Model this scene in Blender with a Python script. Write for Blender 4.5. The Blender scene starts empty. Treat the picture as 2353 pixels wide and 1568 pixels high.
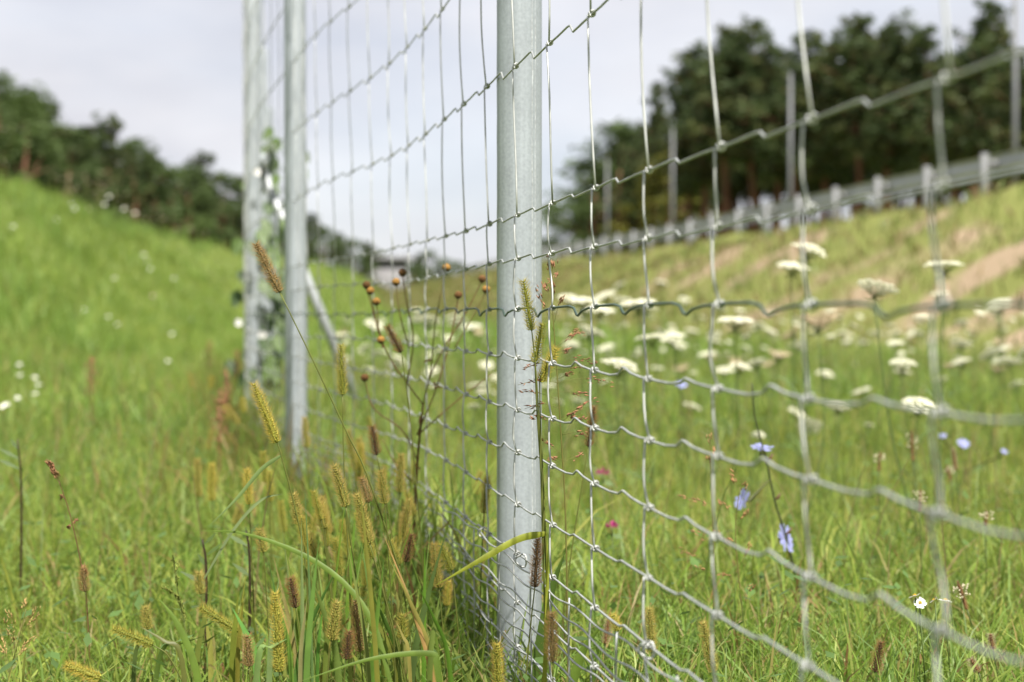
import bpy, math, random
import numpy as np
from mathutils import Vector, Matrix

R = math.radians
rng = np.random.default_rng(11)
random.seed(5)
scene = bpy.context.scene
col = scene.collection

# ------------------------------------------------------------------ camera
FPX, CX, CY, CAMZ = 3541.0, 1176.5, 784.0, 0.445       # lens measured on a 2353 px wide print
PITCH = math.atan(57.0 / FPX)
cam = bpy.data.cameras.new("camera")
cam.lens = 36.0 * FPX / 2353.0
cam.sensor_width = 36.0
cam.clip_start = 0.02
cam.clip_end = 3000
cam.dof.use_dof = True
cam.dof.focus_distance = 1.47
cam.dof.aperture_fstop = 5.4
cam.dof.aperture_blades = 0
camo = bpy.data.objects.new("camera", cam)
col.objects.link(camo)
camo.location = (0, 0, CAMZ)
camo.rotation_euler = (math.pi / 2 - PITCH, 0, 0)
scene.camera = camo

# ------------------------------------------------------------------ sky and sun
SUN_AZ, SUN_EL = R(160), R(57)                        # clockwise from +Y
w = bpy.data.worlds.new("World")
scene.world = w
w.use_nodes = True
nt = w.node_tree
nt.nodes.clear()
out = nt.nodes.new("ShaderNodeOutputWorld")
bg = nt.nodes.new("ShaderNodeBackground")
bg.inputs["Strength"].default_value = 0.1
sky = nt.nodes.new("ShaderNodeTexSky")
sky.sky_type = 'NISHITA'
sky.sun_disc = False
sky.sun_elevation = SUN_EL
sky.sun_rotation = SUN_AZ
tc = nt.nodes.new("ShaderNodeTexCoord")
mp = nt.nodes.new("ShaderNodeMapping")
mp.inputs["Scale"].default_value = (1.0, 1.0, 2.6)
no = nt.nodes.new("ShaderNodeTexNoise")
no.inputs["Scale"].default_value = 2.6
no.inputs["Detail"].default_value = 5
no.inputs["Roughness"].default_value = 0.5
rp = nt.nodes.new("ShaderNodeValToRGB")
rp.color_ramp.elements[0].position = 0.25
rp.color_ramp.elements[0].color = (0.72, 0.72, 0.72, 1)
rp.color_ramp.elements[1].position = 0.62
rp.color_ramp.elements[1].color = (1, 1, 1, 1)
no2 = nt.nodes.new("ShaderNodeTexNoise")
no2.inputs["Scale"].default_value = 4.2
no2.inputs["Detail"].default_value = 6
cr2 = nt.nodes.new("ShaderNodeValToRGB")
cr2.color_ramp.elements[0].position = 0.36
cr2.color_ramp.elements[0].color = (3.35, 3.4, 3.75, 1)
cr2.color_ramp.elements[1].position = 0.64
cr2.color_ramp.elements[1].color = (4.4, 4.36, 4.55, 1)
mx = nt.nodes.new("ShaderNodeMixRGB")
L = nt.links.new
L(tc.outputs["Generated"], mp.inputs["Vector"])
L(mp.outputs["Vector"], no.inputs["Vector"])
L(mp.outputs["Vector"], no2.inputs["Vector"])
L(no.outputs["Fac"], rp.inputs["Fac"])
L(no2.outputs["Fac"], cr2.inputs["Fac"])
L(rp.outputs["Color"], mx.inputs["Fac"])
L(sky.outputs["Color"], mx.inputs["Color1"])
L(cr2.outputs["Color"], mx.inputs["Color2"])
L(mx.outputs["Color"], bg.inputs["Color"])
L(bg.outputs["Background"], out.inputs["Surface"])

sl = bpy.data.lights.new("sun", 'SUN')
sl.energy = 4.6
sl.angle = R(0.6)
sl.color = (1.0, 0.95, 0.86)
so = bpy.data.objects.new("sun", sl)
col.objects.link(so)
sdir = Vector((math.sin(SUN_AZ) * math.cos(SUN_EL), math.cos(SUN_AZ) * math.cos(SUN_EL), math.sin(SUN_EL)))
so.rotation_euler = sdir.to_track_quat('Z', 'Y').to_euler()
so.location = (5, -5, 20)

vs = scene.view_settings
vs.view_transform = 'Standard'
vs.look = 'None'
vs.exposure = 1.05
vs.gamma = 1
vs.use_curve_mapping = False
scene.render.engine = 'CYCLES'
scene.cycles.max_bounces = 6
scene.cycles.transparent_max_bounces = 4
scene.cycles.caustics_reflective = False
scene.cycles.caustics_refractive = False
try:
    scene.cycles.use_denoising = True
except Exception:
    pass

# ------------------------------------------------------------------ helpers
def at(x, y, d):
    """print position (2353 px wide) at distance d along +Y -> world point"""
    u, v = (x - CX) / FPX, (CY - y) / FPX
    c, s = math.cos(PITCH), math.sin(PITCH)
    dy, dz = c + v * s, -s + v * c
    k = d / dy
    return np.array([u * k, d, CAMZ + dz * k])

class MB:
    """collects shapes for ONE mesh"""
    def __init__(self):
        self.v, self.f, self.n, self.c = [], [], 0, []
    def add(self, V, F, color=None):
        V = np.asarray(V, float).reshape(-1, 3)
        for a in (F if isinstance(F, list) else [F]):
            self.f.append(np.asarray(a, np.int64) + self.n)
        self.v.append(V)
        self.n += len(V)
        if color is not None:
            C = np.ones((len(V), 4))
            C[:, :3] = color
            self.c.append(C)
    def tube(self, P, r, sides=6, caps=True, color=None):
        P = np.asarray(P, float)
        n = len(P)
        r = np.broadcast_to(np.asarray(r, float), (n,))
        T = np.gradient(P, axis=0)
        T /= np.linalg.norm(T, axis=1)[:, None] + 1e-12
        N = np.zeros_like(P)
        ref = np.array([0, 0, 1.0]) if abs(T[0][2]) < 0.8 else np.array([1.0, 0, 0])
        a = np.cross(T[0], ref); a /= np.linalg.norm(a)
        for i in range(n):
            a = a - T[i] * np.dot(a, T[i])
            a /= np.linalg.norm(a) + 1e-12
            N[i] = a
        B = np.cross(T, N)
        ang = np.arange(sides) * 2 * math.pi / sides
        V = (P[:, None, :] + r[:, None, None] * (N[:, None, :] * np.cos(ang)[None, :, None] + B[:, None, :] * np.sin(ang)[None, :, None])).reshape(-1, 3)
        i = np.arange(n - 1)[:, None] * sides
        j = np.arange(sides)[None, :]
        j2 = (j + 1) % sides
        Q = np.stack([i + j, i + j2, i + sides + j2, i + sides + j], -1).reshape(-1, 4)
        F = [Q]
        if caps:
            F.append(np.arange(sides)[::-1][None, :])
            F.append((np.arange(sides) + (n - 1) * sides)[None, :])
        self.add(V, F, color)
    def box(self, c, s, rz=0, color=None):
        c = np.asarray(c, float); s = np.asarray(s, float) / 2
        V = np.array([[x, y, z] for x in (-1, 1) for y in (-1, 1) for z in (-1, 1)], float) * s
        ca, sa = math.cos(rz), math.sin(rz)
        V = np.stack([V[:, 0] * ca - V[:, 1] * sa, V[:, 0] * sa + V[:, 1] * ca, V[:, 2]], 1) + c
        F = np.array([[0, 1, 3, 2], [4, 6, 7, 5], [0, 4, 5, 1], [2, 3, 7, 6], [0, 2, 6, 4], [1, 5, 7, 3]])
        self.add(V, F, color)
    def ribbon(self, P, wd, side=None, color=None, fold=0.0):
        """leaf blade along points P with widths wd; side = width direction (or from the path)"""
        P = np.asarray(P, float); n = len(P)
        wd = np.broadcast_to(np.asarray(wd, float), (n,))
        T = np.gradient(P, axis=0); T /= np.linalg.norm(T, axis=1)[:, None] + 1e-12
        if side is None:
            side = np.array([1.0, 0.0, 0.0])
        S = np.asarray(side, float)[None, :] - T * (T @ np.asarray(side, float))[:, None]
        S /= np.linalg.norm(S, axis=1)[:, None] + 1e-12
        N = np.cross(T, S)
        V = np.stack([P - S * wd[:, None] / 2 + N * wd[:, None] * fold, P, P + S * wd[:, None] / 2 + N * wd[:, None] * fold], 1).reshape(-1, 3)
        i = np.arange(n - 1)[:, None] * 3
        j = np.arange(2)[None, :]
        Q = np.stack([i + j, i + j + 1, i + j + 4, i + j + 3], -1).reshape(-1, 4)
        self.add(V, Q, color)
    def mesh(self, name, off=None, smooth=False):
        V = np.concatenate(self.v) if self.v else np.zeros((0, 3))
        if off is not None:
            V = V - np.asarray(off, float)
        me = bpy.data.meshes.new(name)
        me.vertices.add(len(V))
        me.vertices.foreach_set("co", V.astype(np.float32).ravel())
        tot = np.concatenate([np.full(len(a), a.shape[1]) for a in self.f])
        idx = np.concatenate([a.ravel() for a in self.f])
        me.loops.add(len(idx))
        me.loops.foreach_set("vertex_index", idx.astype(np.int32))
        me.polygons.add(len(tot))
        st = np.concatenate([[0], np.cumsum(tot)[:-1]])
        me.polygons.foreach_set("loop_start", st.astype(np.int32))
        me.polygons.foreach_set("loop_total", tot.astype(np.int32))
        if smooth:
            me.polygons.foreach_set("use_smooth", np.ones(len(tot), bool))
        if self.c:
            at_ = me.attributes.new("Col", 'FLOAT_COLOR', 'POINT')
            at_.data.foreach_set("color", np.concatenate(self.c).astype(np.float32).ravel())
        me.update(calc_edges=True)
        return me

def obj(name, me, mat=None, parent=None, off=None, smooth=False):
    if isinstance(me, MB):
        me = me.mesh(name, off, smooth)
    o = bpy.data.objects.new(name, me)
    col.objects.link(o)
    if mat is not None and len(me.materials) == 0:
        me.materials.append(mat)
    if parent is not None:
        o.parent = parent
    return o

def tag(o, label=None, cat=None, group=None, kind=None):
    if label: o["label"] = label
    if cat: o["category"] = cat
    if group: o["group"] = group
    if kind: o["kind"] = kind
    return o

def thing(name, label, cat, loc, group=None):
    o = bpy.data.objects.new(name, None)
    o.empty_display_size = 0.05
    col.objects.link(o)
    o.location = tuple(float(q) for q in loc)
    return tag(o, label, cat, group)

def interp(y, pts):
    p = np.array(pts, float)
    return np.interp(y, p[:, 0], p[:, 1])

def spline(pts, n):
    """Catmull-Rom through pts, n samples"""
    P = np.asarray(pts, float)
    P = np.vstack([2 * P[0] - P[1], P, 2 * P[-1] - P[-2]])
    m = len(P) - 3
    t = np.linspace(0, m - 1e-9, n)
    i = t.astype(int); u = (t - i)[:, None]
    a, b, c, d = P[i], P[i + 1], P[i + 2], P[i + 3]
    return 0.5 * (2 * b + (c - a) * u + (2 * a - 5 * b + 4 * c - d) * u ** 2 + (3 * b - a - 3 * c + d) * u ** 3)

# ------------------------------------------------------------------ materials
def mat(name, color=(0.5, 0.5, 0.5), rough=0.6, metal=0.0, attr=False, transl=0.0, vary=0.0, nscale=30.0, spec=0.5, bump=0.0, dark=None, detail=3.0):
    m = bpy.data.materials.new(name)
    m.use_nodes = True
    n = m.node_tree; n.nodes.clear()
    o = n.nodes.new("ShaderNodeOutputMaterial")
    b = n.nodes.new("ShaderNodeBsdfPrincipled")
    b.inputs["Roughness"].default_value = rough
    b.inputs["Metallic"].default_value = metal
    b.inputs["Specular IOR Level"].default_value = spec
    src = None
    if attr:
        a = n.nodes.new("ShaderNodeAttribute"); a.attribute_name = "Col"
        src = a.outputs["Color"]
    else:
        rgb = n.nodes.new("ShaderNodeRGB"); rgb.outputs[0].default_value = (*color, 1)
        src = rgb.outputs[0]
    if vary > 0 or bump > 0:
        tcn = n.nodes.new("ShaderNodeTexCoord")
        nz = n.nodes.new("ShaderNodeTexNoise")
        nz.inputs["Scale"].default_value = nscale
        nz.inputs["Detail"].default_value = detail
        n.links.new(tcn.outputs["Object"], nz.inputs["Vector"])
        if vary > 0:
            mr = n.nodes.new("ShaderNodeMapRange")
            mr.inputs["From Min"].default_value = 0.3
            mr.inputs["From Max"].default_value = 0.7
            mr.inputs["To Min"].default_value = 1 - vary
            mr.inputs["To Max"].default_value = 1 + vary
            n.links.new(nz.outputs["Fac"], mr.inputs["Value"])
            vm = n.nodes.new("ShaderNodeVectorMath"); vm.operation = 'SCALE'
            n.links.new(src, vm.inputs[0]); n.links.new(mr.outputs["Result"], vm.inputs["Scale"])
            src = vm.outputs["Vector"]
        if bump > 0:
            bp = n.nodes.new("ShaderNodeBump"); bp.inputs["Strength"].default_value = bump
            bp.inputs["Distance"].default_value = 0.002
            n.links.new(nz.outputs["Fac"], bp.inputs["Height"])
            n.links.new(bp.outputs["Normal"], b.inputs["Normal"])
    n.links.new(src, b.inputs["Base Color"])
    if transl > 0:
        t = n.nodes.new("ShaderNodeBsdfTranslucent")
        n.links.new(src, t.inputs["Color"])
        mxs = n.nodes.new("ShaderNodeMixShader"); mxs.inputs["Fac"].default_value = transl
        n.links.new(b.outputs[0], mxs.inputs[1]); n.links.new(t.outputs[0], mxs.inputs[2])
        n.links.new(mxs.outputs[0], o.inputs["Surface"])
    else:
        n.links.new(b.outputs[0], o.inputs["Surface"])
    return m

def galvanised(name, base=(0.305, 0.335, 0.362)):
    m = bpy.data.materials.new(name); m.use_nodes = True
    n = m.node_tree; b = n.nodes["Principled BSDF"]
    tcn = n.nodes.new("ShaderNodeTexCoord")
    mpn = n.nodes.new("ShaderNodeMapping"); mpn.inputs["Scale"].default_value = (1, 1, 0.04)
    n1 = n.nodes.new("ShaderNodeTexNoise"); n1.inputs["Scale"].default_value = 160; n1.inputs["Detail"].default_value = 4
    n2 = n.nodes.new("ShaderNodeTexNoise"); n2.inputs["Scale"].default_value = 320; n2.inputs["Detail"].default_value = 4
    n3 = n.nodes.new("ShaderNodeTexNoise"); n3.inputs["Scale"].default_value = 9; n3.inputs["Detail"].default_value = 3
    n.links.new(tcn.outputs["Object"], mpn.inputs["Vector"])
    n.links.new(mpn.outputs["Vector"], n1.inputs["Vector"])
    n.links.new(tcn.outputs["Object"], n2.inputs["Vector"])
    n.links.new(tcn.outputs["Object"], n3.inputs["Vector"])
    def madd(a, bb, op):
        q = n.nodes.new("ShaderNodeMath"); q.operation = op
        for i, s in enumerate((a, bb)):
            if isinstance(s, float): q.inputs[i].default_value = s
            else: n.links.new(s, q.inputs[i])
        return q.outputs[0]
    s = madd(madd(n1.outputs["Fac"], 0.5, 'MULTIPLY'), madd(n2.outputs["Fac"], 0.55, 'MULTIPLY'), 'ADD')
    s = madd(s, madd(n3.outputs["Fac"], 0.5, 'MULTIPLY'), 'ADD')
    mr = n.nodes.new("ShaderNodeMapRange")
    mr.inputs["From Min"].default_value = 0.5; mr.inputs["From Max"].default_value = 1.05
    mr.inputs["To Min"].default_value = 0.72; mr.inputs["To Max"].default_value = 1.24
    n.links.new(s, mr.inputs["Value"])
    vm = n.nodes.new("ShaderNodeVectorMath"); vm.operation = 'SCALE'
    vm.inputs[0].default_value = base
    n.links.new(mr.outputs["Result"], vm.inputs["Scale"])
    n.links.new(vm.outputs["Vector"], b.inputs["Base Color"])
    b.inputs["Metallic"].default_value = 0.25
    b.inputs["Roughness"].default_value = 0.48
    bp = n.nodes.new("ShaderNodeBump"); bp.inputs["Strength"].default_value = 0.12; bp.inputs["Distance"].default_value = 0.0008
    n.links.new(n1.outputs["Fac"], bp.inputs["Height"]); n.links.new(bp.outputs["Normal"], b.inputs["Normal"])
    return m

M = {}
M['post'] = galvanised("galvanised_steel")
M['brace'] = galvanised("sunlit_brace_steel", (0.38, 0.40, 0.42))  # galvanised steel again, base lightened to paint in sunlight on the brace
M['seam'] = mat("zinc_seam", (0.50, 0.52, 0.54), 0.4, 0.3, vary=0.35, nscale=220)
M['wire'] = mat("fence_wire", (0.36, 0.375, 0.37), 0.5, 0.3, vary=0.22, nscale=70)
M['stay'] = mat("stay_wire", (0.42, 0.43, 0.42), 0.55, 0.25, vary=0.22, nscale=60)
M['green_wire'] = mat("green_wire", (0.06, 0.10, 0.08), 0.45, 0.3, vary=0.25, nscale=60)
M['blade'] = mat("grass_blade", attr=True, rough=0.5, transl=0.5, spec=0.4)
M['leaf'] = mat("leaf", attr=True, rough=0.48, transl=0.35, vary=0.15, nscale=60, spec=0.4)
M['spike'] = mat("seed_spikelets", attr=True, rough=0.65, transl=0.12, spec=0.25)
M['bristle'] = mat("seed_bristles", attr=True, rough=0.5, transl=0.55, spec=0.3)
M['petal'] = mat("petal", attr=True, rough=0.6, transl=0.35, spec=0.2)
M['bark'] = mat("pine_bark", (0.17, 0.088, 0.058), 0.9, vary=0.45, nscale=4, spec=0.1)
M['needle'] = mat("tree_foliage", attr=True, rough=0.6, transl=0.35, spec=0.25)
M['rail'] = mat("guardrail_steel", (0.40, 0.41, 0.42), 0.6, 0.3, vary=0.15, nscale=3)
M['rail_post'] = mat("rail_post_steel", (0.175, 0.18, 0.185), 0.6, 0.2, vary=0.15, nscale=3)
M['pole'] = mat("pole_steel", (0.16, 0.165, 0.175), 0.55, 0.3, vary=0.1, nscale=3)
M['concrete'] = mat("concrete", (0.22, 0.215, 0.225), 0.85, vary=0.12, nscale=1.2, spec=0.2)

# ground: soil and thatch, sandy on the right bank ("bank" attribute)
gm = bpy.data.materials.new("ground"); gm.use_nodes = True
n = gm.node_tree; b = n.nodes["Principled BSDF"]; b.inputs["Roughness"].default_value = 0.95; b.inputs["Specular IOR Level"].default_value = 0.1
ga = n.nodes.new("ShaderNodeAttribute"); ga.attribute_name = "Col"
gt = n.nodes.new("ShaderNodeTexCoord")
gn = n.nodes.new("ShaderNodeTexNoise"); gn.inputs["Scale"].default_value = 6; gn.inputs["Detail"].default_value = 8
gn2 = n.nodes.new("ShaderNodeTexNoise"); gn2.inputs["Scale"].default_value = 0.55; gn2.inputs["Detail"].default_value = 5; gn2.inputs["Distortion"].default_value = 0.6
gmap = n.nodes.new("ShaderNodeMapping"); gmap.inputs["Rotation"].default_value = (0, 0, R(-35)); gmap.inputs["Scale"].default_value = (1.6, 0.45, 1.0)
n.links.new(gt.outputs["Object"], gn.inputs["Vector"])
n.links.new(gt.outputs["Object"], gmap.inputs["Vector"]); n.links.new(gmap.outputs["Vector"], gn2.inputs["Vector"])
c1 = n.nodes.new("ShaderNodeValToRGB")
c1.color_ramp.elements[0].position = 0.3; c1.color_ramp.elements[0].color = (0.07, 0.095, 0.02, 1)
c1.color_ramp.elements[1].position = 0.7; c1.color_ramp.elements[1].color = (0.13, 0.17, 0.035, 1)
c2 = n.nodes.new("ShaderNodeValToRGB")
c2.color_ramp.elements[0].position = 0.22; c2.color_ramp.elements[0].color = (0.16, 0.175, 0.05, 1)
c2.color_ramp.elements[1].position = 0.62; c2.color_ramp.elements[1].color = (0.29, 0.22, 0.145, 1)
n.links.new(gn.outputs["Fac"], c1.inputs["Fac"])
gadd = n.nodes.new("ShaderNodeMath"); gadd.operation = 'MULTIPLY_ADD'; gadd.inputs[1].default_value = 0.35

gx = n.nodes.new("ShaderNodeMixRGB"); gl = n.links.new
gs = n.nodes.new("ShaderNodeSeparateColor"); n.links.new(ga.outputs["Color"], gs.inputs["Color"])
n.links.new(gs.outputs[0], gx.inputs["Fac"]); gl(gn2.outputs["Fac"], gadd.inputs[0]); gl(gs.outputs[1], gadd.inputs[2]); gl(gadd.outputs[0], c2.inputs["Fac"]); n.links.new(c1.outputs["Color"], gx.inputs["Color1"]); n.links.new(c2.outputs["Color"], gx.inputs["Color2"])
n.links.new(gx.outputs["Color"], b.inputs["Base Color"])
M['ground'] = gm

# ------------------------------------------------------------------ terrain
def sm(u): 
    u = np.clip(u, 0, 1); return 0.6 * u * u * (3 - 2 * u) + 0.4 * u
def rcrest(Y): return 9.75 - 0.157 * np.minimum(Y, 92.0)
def lcrest(Y): return interp(Y, [(-10, -7.2), (23, -7.6), (33, -8.3), (48, -8.5), (70, -7.2), (100, -6.5), (300, -6)])
def lfoot(Y): return interp(Y, [(-10, -1.9), (3, -1.9), (8, -2.4), (16, -3.5), (25, -4.7), (60, -4.8), (100, -4.5)])
def terrain(X, Y):
    X = np.asarray(X, float); Y = np.asarray(Y, float)
    fl = interp(Y, [(-10, 0), (14, 0.0), (30, 0.08), (60, 0.5), (100, 1.3), (600, 1.5)])
    lh = interp(Y, [(-10, 2.3), (30, 2.3), (65, 2.4), (95, 1.35), (600, 1.5)])
    rh = interp(Y, [(-10, 2.02), (40, 2.06), (60, 2.4), (92, 2.4), (115, 1.5), (600, 1.5)])
    uL = (lfoot(Y) - X) / (lfoot(Y) - lcrest(Y))
    uR = (X - (rcrest(Y) - 5.0)) / 5.0
    zL = fl + np.maximum(lh - fl, 0) * sm(uL)
    zR = fl + np.maximum(rh - fl, 0) * sm(uR)
    z = np.maximum(zL, zR)
    amp = np.clip(0.010 + 0.03 * np.clip(np.maximum(uL, uR), 0, 1) * np.clip(Y / 12, 0, 2), 0, 0.07)
    z = z + amp * (np.sin(X * 2.1 + Y * 0.7) + np.sin(Y * 1.3 - X * 0.9 + 1.0) + 0.6 * np.sin(X * 4.7 + Y * 3.1))
    return z
def tz(x, y): return float(terrain(x, y))

def ray_ground(px, py):
    for d in np.arange(2.0, 60, 0.05):
        p = at(px, py, d)
        if p[2] < tz(p[0], d): return p
    return at(px, py, 20)
_rg = np.random.default_rng(4)
BARE = [(ray_ground(px, py), a_, b_, _rg.uniform(-0.3, 0.3)) for px, py, a_, b_ in ((1870, 555, 1.3, 0.5), (1760, 610, 1.5, 0.5), (1650, 600, 1.4, 0.45), (2060, 640, 1.5, 0.45), (1960, 680, 1.3, 0.4), (2230, 640, 1.4, 0.45), (2320, 590, 1.2, 0.4), (2345, 690, 1.0, 0.4), (2130, 705, 1.1, 0.4), (2090, 540, 0.9, 0.3), (2270, 520, 1.0, 0.3), (2010, 590, 1.0, 0.3), (1560, 620, 1.4, 0.4), (1800, 690, 1.2, 0.35), (2420, 640, 1.3, 0.5), (2450, 740, 1.0, 0.4))]
def bare(X, Y):
    """how bare (0 to 1) the sandy bank is: wash-out streaks running down the slope"""
    r = np.zeros(np.shape(X))
    for p, a_, b_, t_ in BARE:
        ca, sa = math.cos(0.55 + t_), math.sin(0.55 + t_)
        u_, v_ = (X - p[0]) * ca + (Y - p[1]) * sa, -(X - p[0]) * sa + (Y - p[1]) * ca
        v_ = v_ + 0.18 * np.sin(u_ * 3.1 + p[1])
        r = np.maximum(r, np.exp(-(u_ / (a_ * 0.85)) ** 2 - (v_ / (b_ * 0.75)) ** 2))
    return np.clip(r * 0.88 - 0.14 + 0.1 * np.sin(X * 7.1 + Y * 3.3) * np.sin(Y * 5.7), 0, 1)
gx_ = np.unique(np.concatenate([np.linspace(-900, -60, 8), np.linspace(-60, -14, 20), np.linspace(-14, 14, 150), np.linspace(14, 60, 20), np.linspace(60, 900, 8)]))
gy_ = np.unique(np.concatenate([np.linspace(-300, -6, 5), np.linspace(-6, 16, 110), np.linspace(16, 120, 130), np.linspace(120, 300, 14), np.linspace(300, 2200, 8)]))
GX, GY = np.meshgrid(gx_, gy_)
GZ = terrain(GX, GY)
mb = MB()
nx, ny = len(gx_), len(gy_)
i = np.arange(ny - 1)[:, None] * nx; j = np.arange(nx - 1)[None, :]
V = np.stack([GX.ravel(), GY.ravel(), GZ.ravel()], 1)
mb.add(V, np.stack([i + j, i + j + 1, i + nx + j + 1, i + nx + j], -1).reshape(-1, 4))
bank = np.clip((GX - (rcrest(GY) - 5.2)) / 1.2, 0, 1) * np.clip((115 - GY) / 20, 0, 1)
C = np.stack([bank.ravel(), (bare(GX, GY) * bank).ravel(), bank.ravel() * 0, bank.ravel() * 0 + 1], 1)
mb.c = [C]
g = obj("ground", mb, M['ground'], smooth=True)
tag(g, kind="structure")

# ------------------------------------------------------------------ grass (stuff)
GREENS = np.array([(0.175, 0.285, 0.042), (0.205, 0.325, 0.050), (0.235, 0.33, 0.060), (0.14, 0.245, 0.044), (0.295, 0.37, 0.088), (0.185, 0.295, 0.074)])
DRY = np.array([(0.36, 0.27, 0.11), (0.38, 0.30, 0.14), (0.32, 0.19, 0.08), (0.32, 0.28, 0.09)])
def blade_mesh(mb, B, h, wd, lean, az, face, colr, segs):
    n = len(B)
    ld = np.stack([np.cos(az), np.sin(az), np.zeros(n)], 1)
    fs = np.stack([np.cos(face), np.sin(face), np.zeros(n)], 1)
    lv, ts = [], np.linspace(0, 1, segs + 1)
    for t in ts:
        c = B + ld * (h * lean * t ** 2)[:, None]
        c[:, 2] += h * (t - 0.45 * np.minimum(lean, 1.3) * t ** 3)
        hw = wd * 0.5 * (1 - t) ** 0.6 * (0.75 + 0.6 * t)
        if t < 1:
            lv += [c - fs * hw[:, None], c + fs * hw[:, None]]
        else:
            lv += [c]
    k = len(lv)
    V = np.stack(lv, 1).reshape(-1, 3)
    b0 = np.arange(n)[:, None] * k
    F = [np.concatenate([b0 + 2 * s + np.array([[0, 1, 3, 2]]) for s in range(segs - 1)]) if segs > 1 else None,
         b0 + 2 * (segs - 1) + np.array([[0, 1, 2]])]
    F = [f for f in F if f is not None]
    cc = np.repeat(colr, k, 0)
    mb.add(V, F)
    mb.c.append(np.concatenate([cc, np.ones((len(cc), 1))], 1))

def pick_colors(n, dry=0.05, yellow=None, bright=1.0):
    c = GREENS[rng.integers(0, len(GREENS), n)] * rng.uniform(0.8, 1.2, (n, 1)) * bright
    if yellow is not None:
        c = c * (1 + yellow[:, None] * np.array([[0.55, 0.12, 0.15]]))
    d = rng.random(n) < dry
    c[d] = DRY[rng.integers(0, len(DRY), d.sum())] * rng.uniform(0.7, 1.15, (d.sum(), 1))
    return c

def patch(X, Y):
    return 0.5 + 0.25 * (np.sin(X * 1.9 + 0.6 * Y + 1) + np.sin(Y * 1.4 - X * 1.1)) + 0.15 * np.sin(X * 5.3 + Y * 4.1)

# fence line in plan: X of the mesh at distance Y
FP = np.array([(0.56, -1.0), (0.347, 0.0), (0.196, 0.70), (0.006, 1.58), (-0.184, 2.44), (-0.44, 3.25), (-0.845, 4.9), (-1.27, 7.6), (-1.70, 10.7), (-2.5, 16.0), (-3.5, 22.0)])
FS = spline(FP, 1600)
FL = np.concatenate([[0], np.cumsum(np.linalg.norm(np.diff(FS, axis=0), axis=1))])
def fence_x(Y): return np.interp(Y, FS[:, 1], FS[:, 0])

def scatter(n, y0, y1, pad, xlim=None):
    Y = np.sqrt(rng.uniform(y0 * y0, y1 * y1, n))
    X = rng.uniform(-1, 1, n) * (0.335 * Y + pad)
    return X, Y

mbn = MB()
def zone(mbx, n, y0, y1, pad, hr, wr, segs, dry=0.05, lean=(0.1, 0.9), mask=None, bright=1.0, flat=False):
    X, Y = scatter(n, y0, y1, pad)
    if mask is not None:
        k = mask(X, Y); X, Y = X[k], Y[k]
    n = len(X)
    pt = patch(X, Y)
    h = rng.uniform(*hr, n) * (0.75 + 0.5 * pt)
    B = np.stack([X, Y, terrain(X, Y) - 0.01], 1)
    cl_ = pick_colors(n, dry, np.clip(1.2 - pt, 0, 1) * rng.random(n), bright)
    if flat:
        big = 0.5 + 0.22 * np.sin(X * 1.3 + Y * 0.9 + 2 * np.sin(Y * 0.31)) + 0.2 * np.sin(X * 2.9 - Y * 1.1 + 1.3) + 0.14 * np.sin(X * 0.6 + Y * 2.2)
        dk, lt = np.array([0.125, 0.225, 0.040]), np.array([0.265, 0.345, 0.075])
        cl_ = 0.5 * cl_ + 0.5 * (dk + (lt - dk) * np.clip(big, 0, 1)[:, None]) * bright
        h = h * (0.6 + 0.9 * np.clip(1 - big, 0, 1) ** 1.5)
    blade_mesh(mbx, B, h, rng.uniform(*wr, n), rng.uniform(*lean, n), rng.uniform(0, 6.283, n), rng.uniform(0, 6.283, n), cl_, segs)
    return n
bankmask = lambda X, Y: X < rcrest(Y) - 4.6
zone(mbn, 30000, 0.85, 2.2, 0.35, (0.04, 0.125), (0.002, 0.0052), 4, 0.10)
zone(mbn, 46000, 2.0, 5.0, 0.5, (0.07, 0.19), (0.0025, 0.006), 4, 0.09)
zone(mbn, 62000, 4.5, 11.0, 0.8, (0.08, 0.26), (0.005, 0.011), 3, 0.05, mask=bankmask)
gr = obj("meadow_grass", mbn, M['blade'])
tag(gr, "green meadow grass covering the ground on both sides of the fence", "grass", kind="stuff")
mbf = MB()
zone(mbf, 85000, 10.0, 32.0, 1.5, (0.10, 0.38), (0.012, 0.026), 2, 0.04, mask=bankmask, flat=True, bright=1.08)
zone(mbf, 60000, 30.0, 112.0, 5.0, (0.14, 0.42), (0.04, 0.08), 2, 0.03, mask=bankmask, flat=True, bright=1.08)
tag(obj("bank_grass", mbf, M['blade']), "long green grass on the left bank and the far meadow", "grass", kind="stuff")
# sparse yellowish tufts on the sandy right bank
mbr = MB()
X, Y = scatter(190000, 8, 100, 3.0)
k = (X > rcrest(Y) - 5.2) & (X < rcrest(Y) + 1.4)
X, Y = X[k], Y[k]
a35 = R(-35)
pt = 0.5 + 0.3 * np.sin((X * math.cos(a35) - Y * math.sin(a35)) * 2.4 + 1.2 * np.sin(Y * 0.5)) + 0.25 * np.sin(X * 0.9 + Y * 0.37) + 0.2 * np.sin(X * 3.1 - Y * 1.7)
uu = np.clip((X - (rcrest(Y) - 5)) / 5, 0, 1)
k = rng.random(len(X)) < np.clip(1.0 - 1.15 * bare(X, Y) * (0.55 + 0.45 * np.sin(X * 9.1 + 2 * np.sin(Y * 6.3))), 0.1, 1)
X, Y = X[k], Y[k]
nn = len(X)
tp_ = np.clip(0.5 + 0.3 * np.sin(X * 1.1 + Y * 0.6) + 0.3 * np.sin(Y * 0.8 - X * 0.5 + 1), 0, 1)
cc = np.where(rng.random((nn, 1)) < (0.28 + 0.5 * tp_)[:, None], np.array([[0.25, 0.20, 0.09]]), np.array([[0.155, 0.20, 0.045]])) * rng.uniform(0.8, 1.2, (nn, 1))
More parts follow.
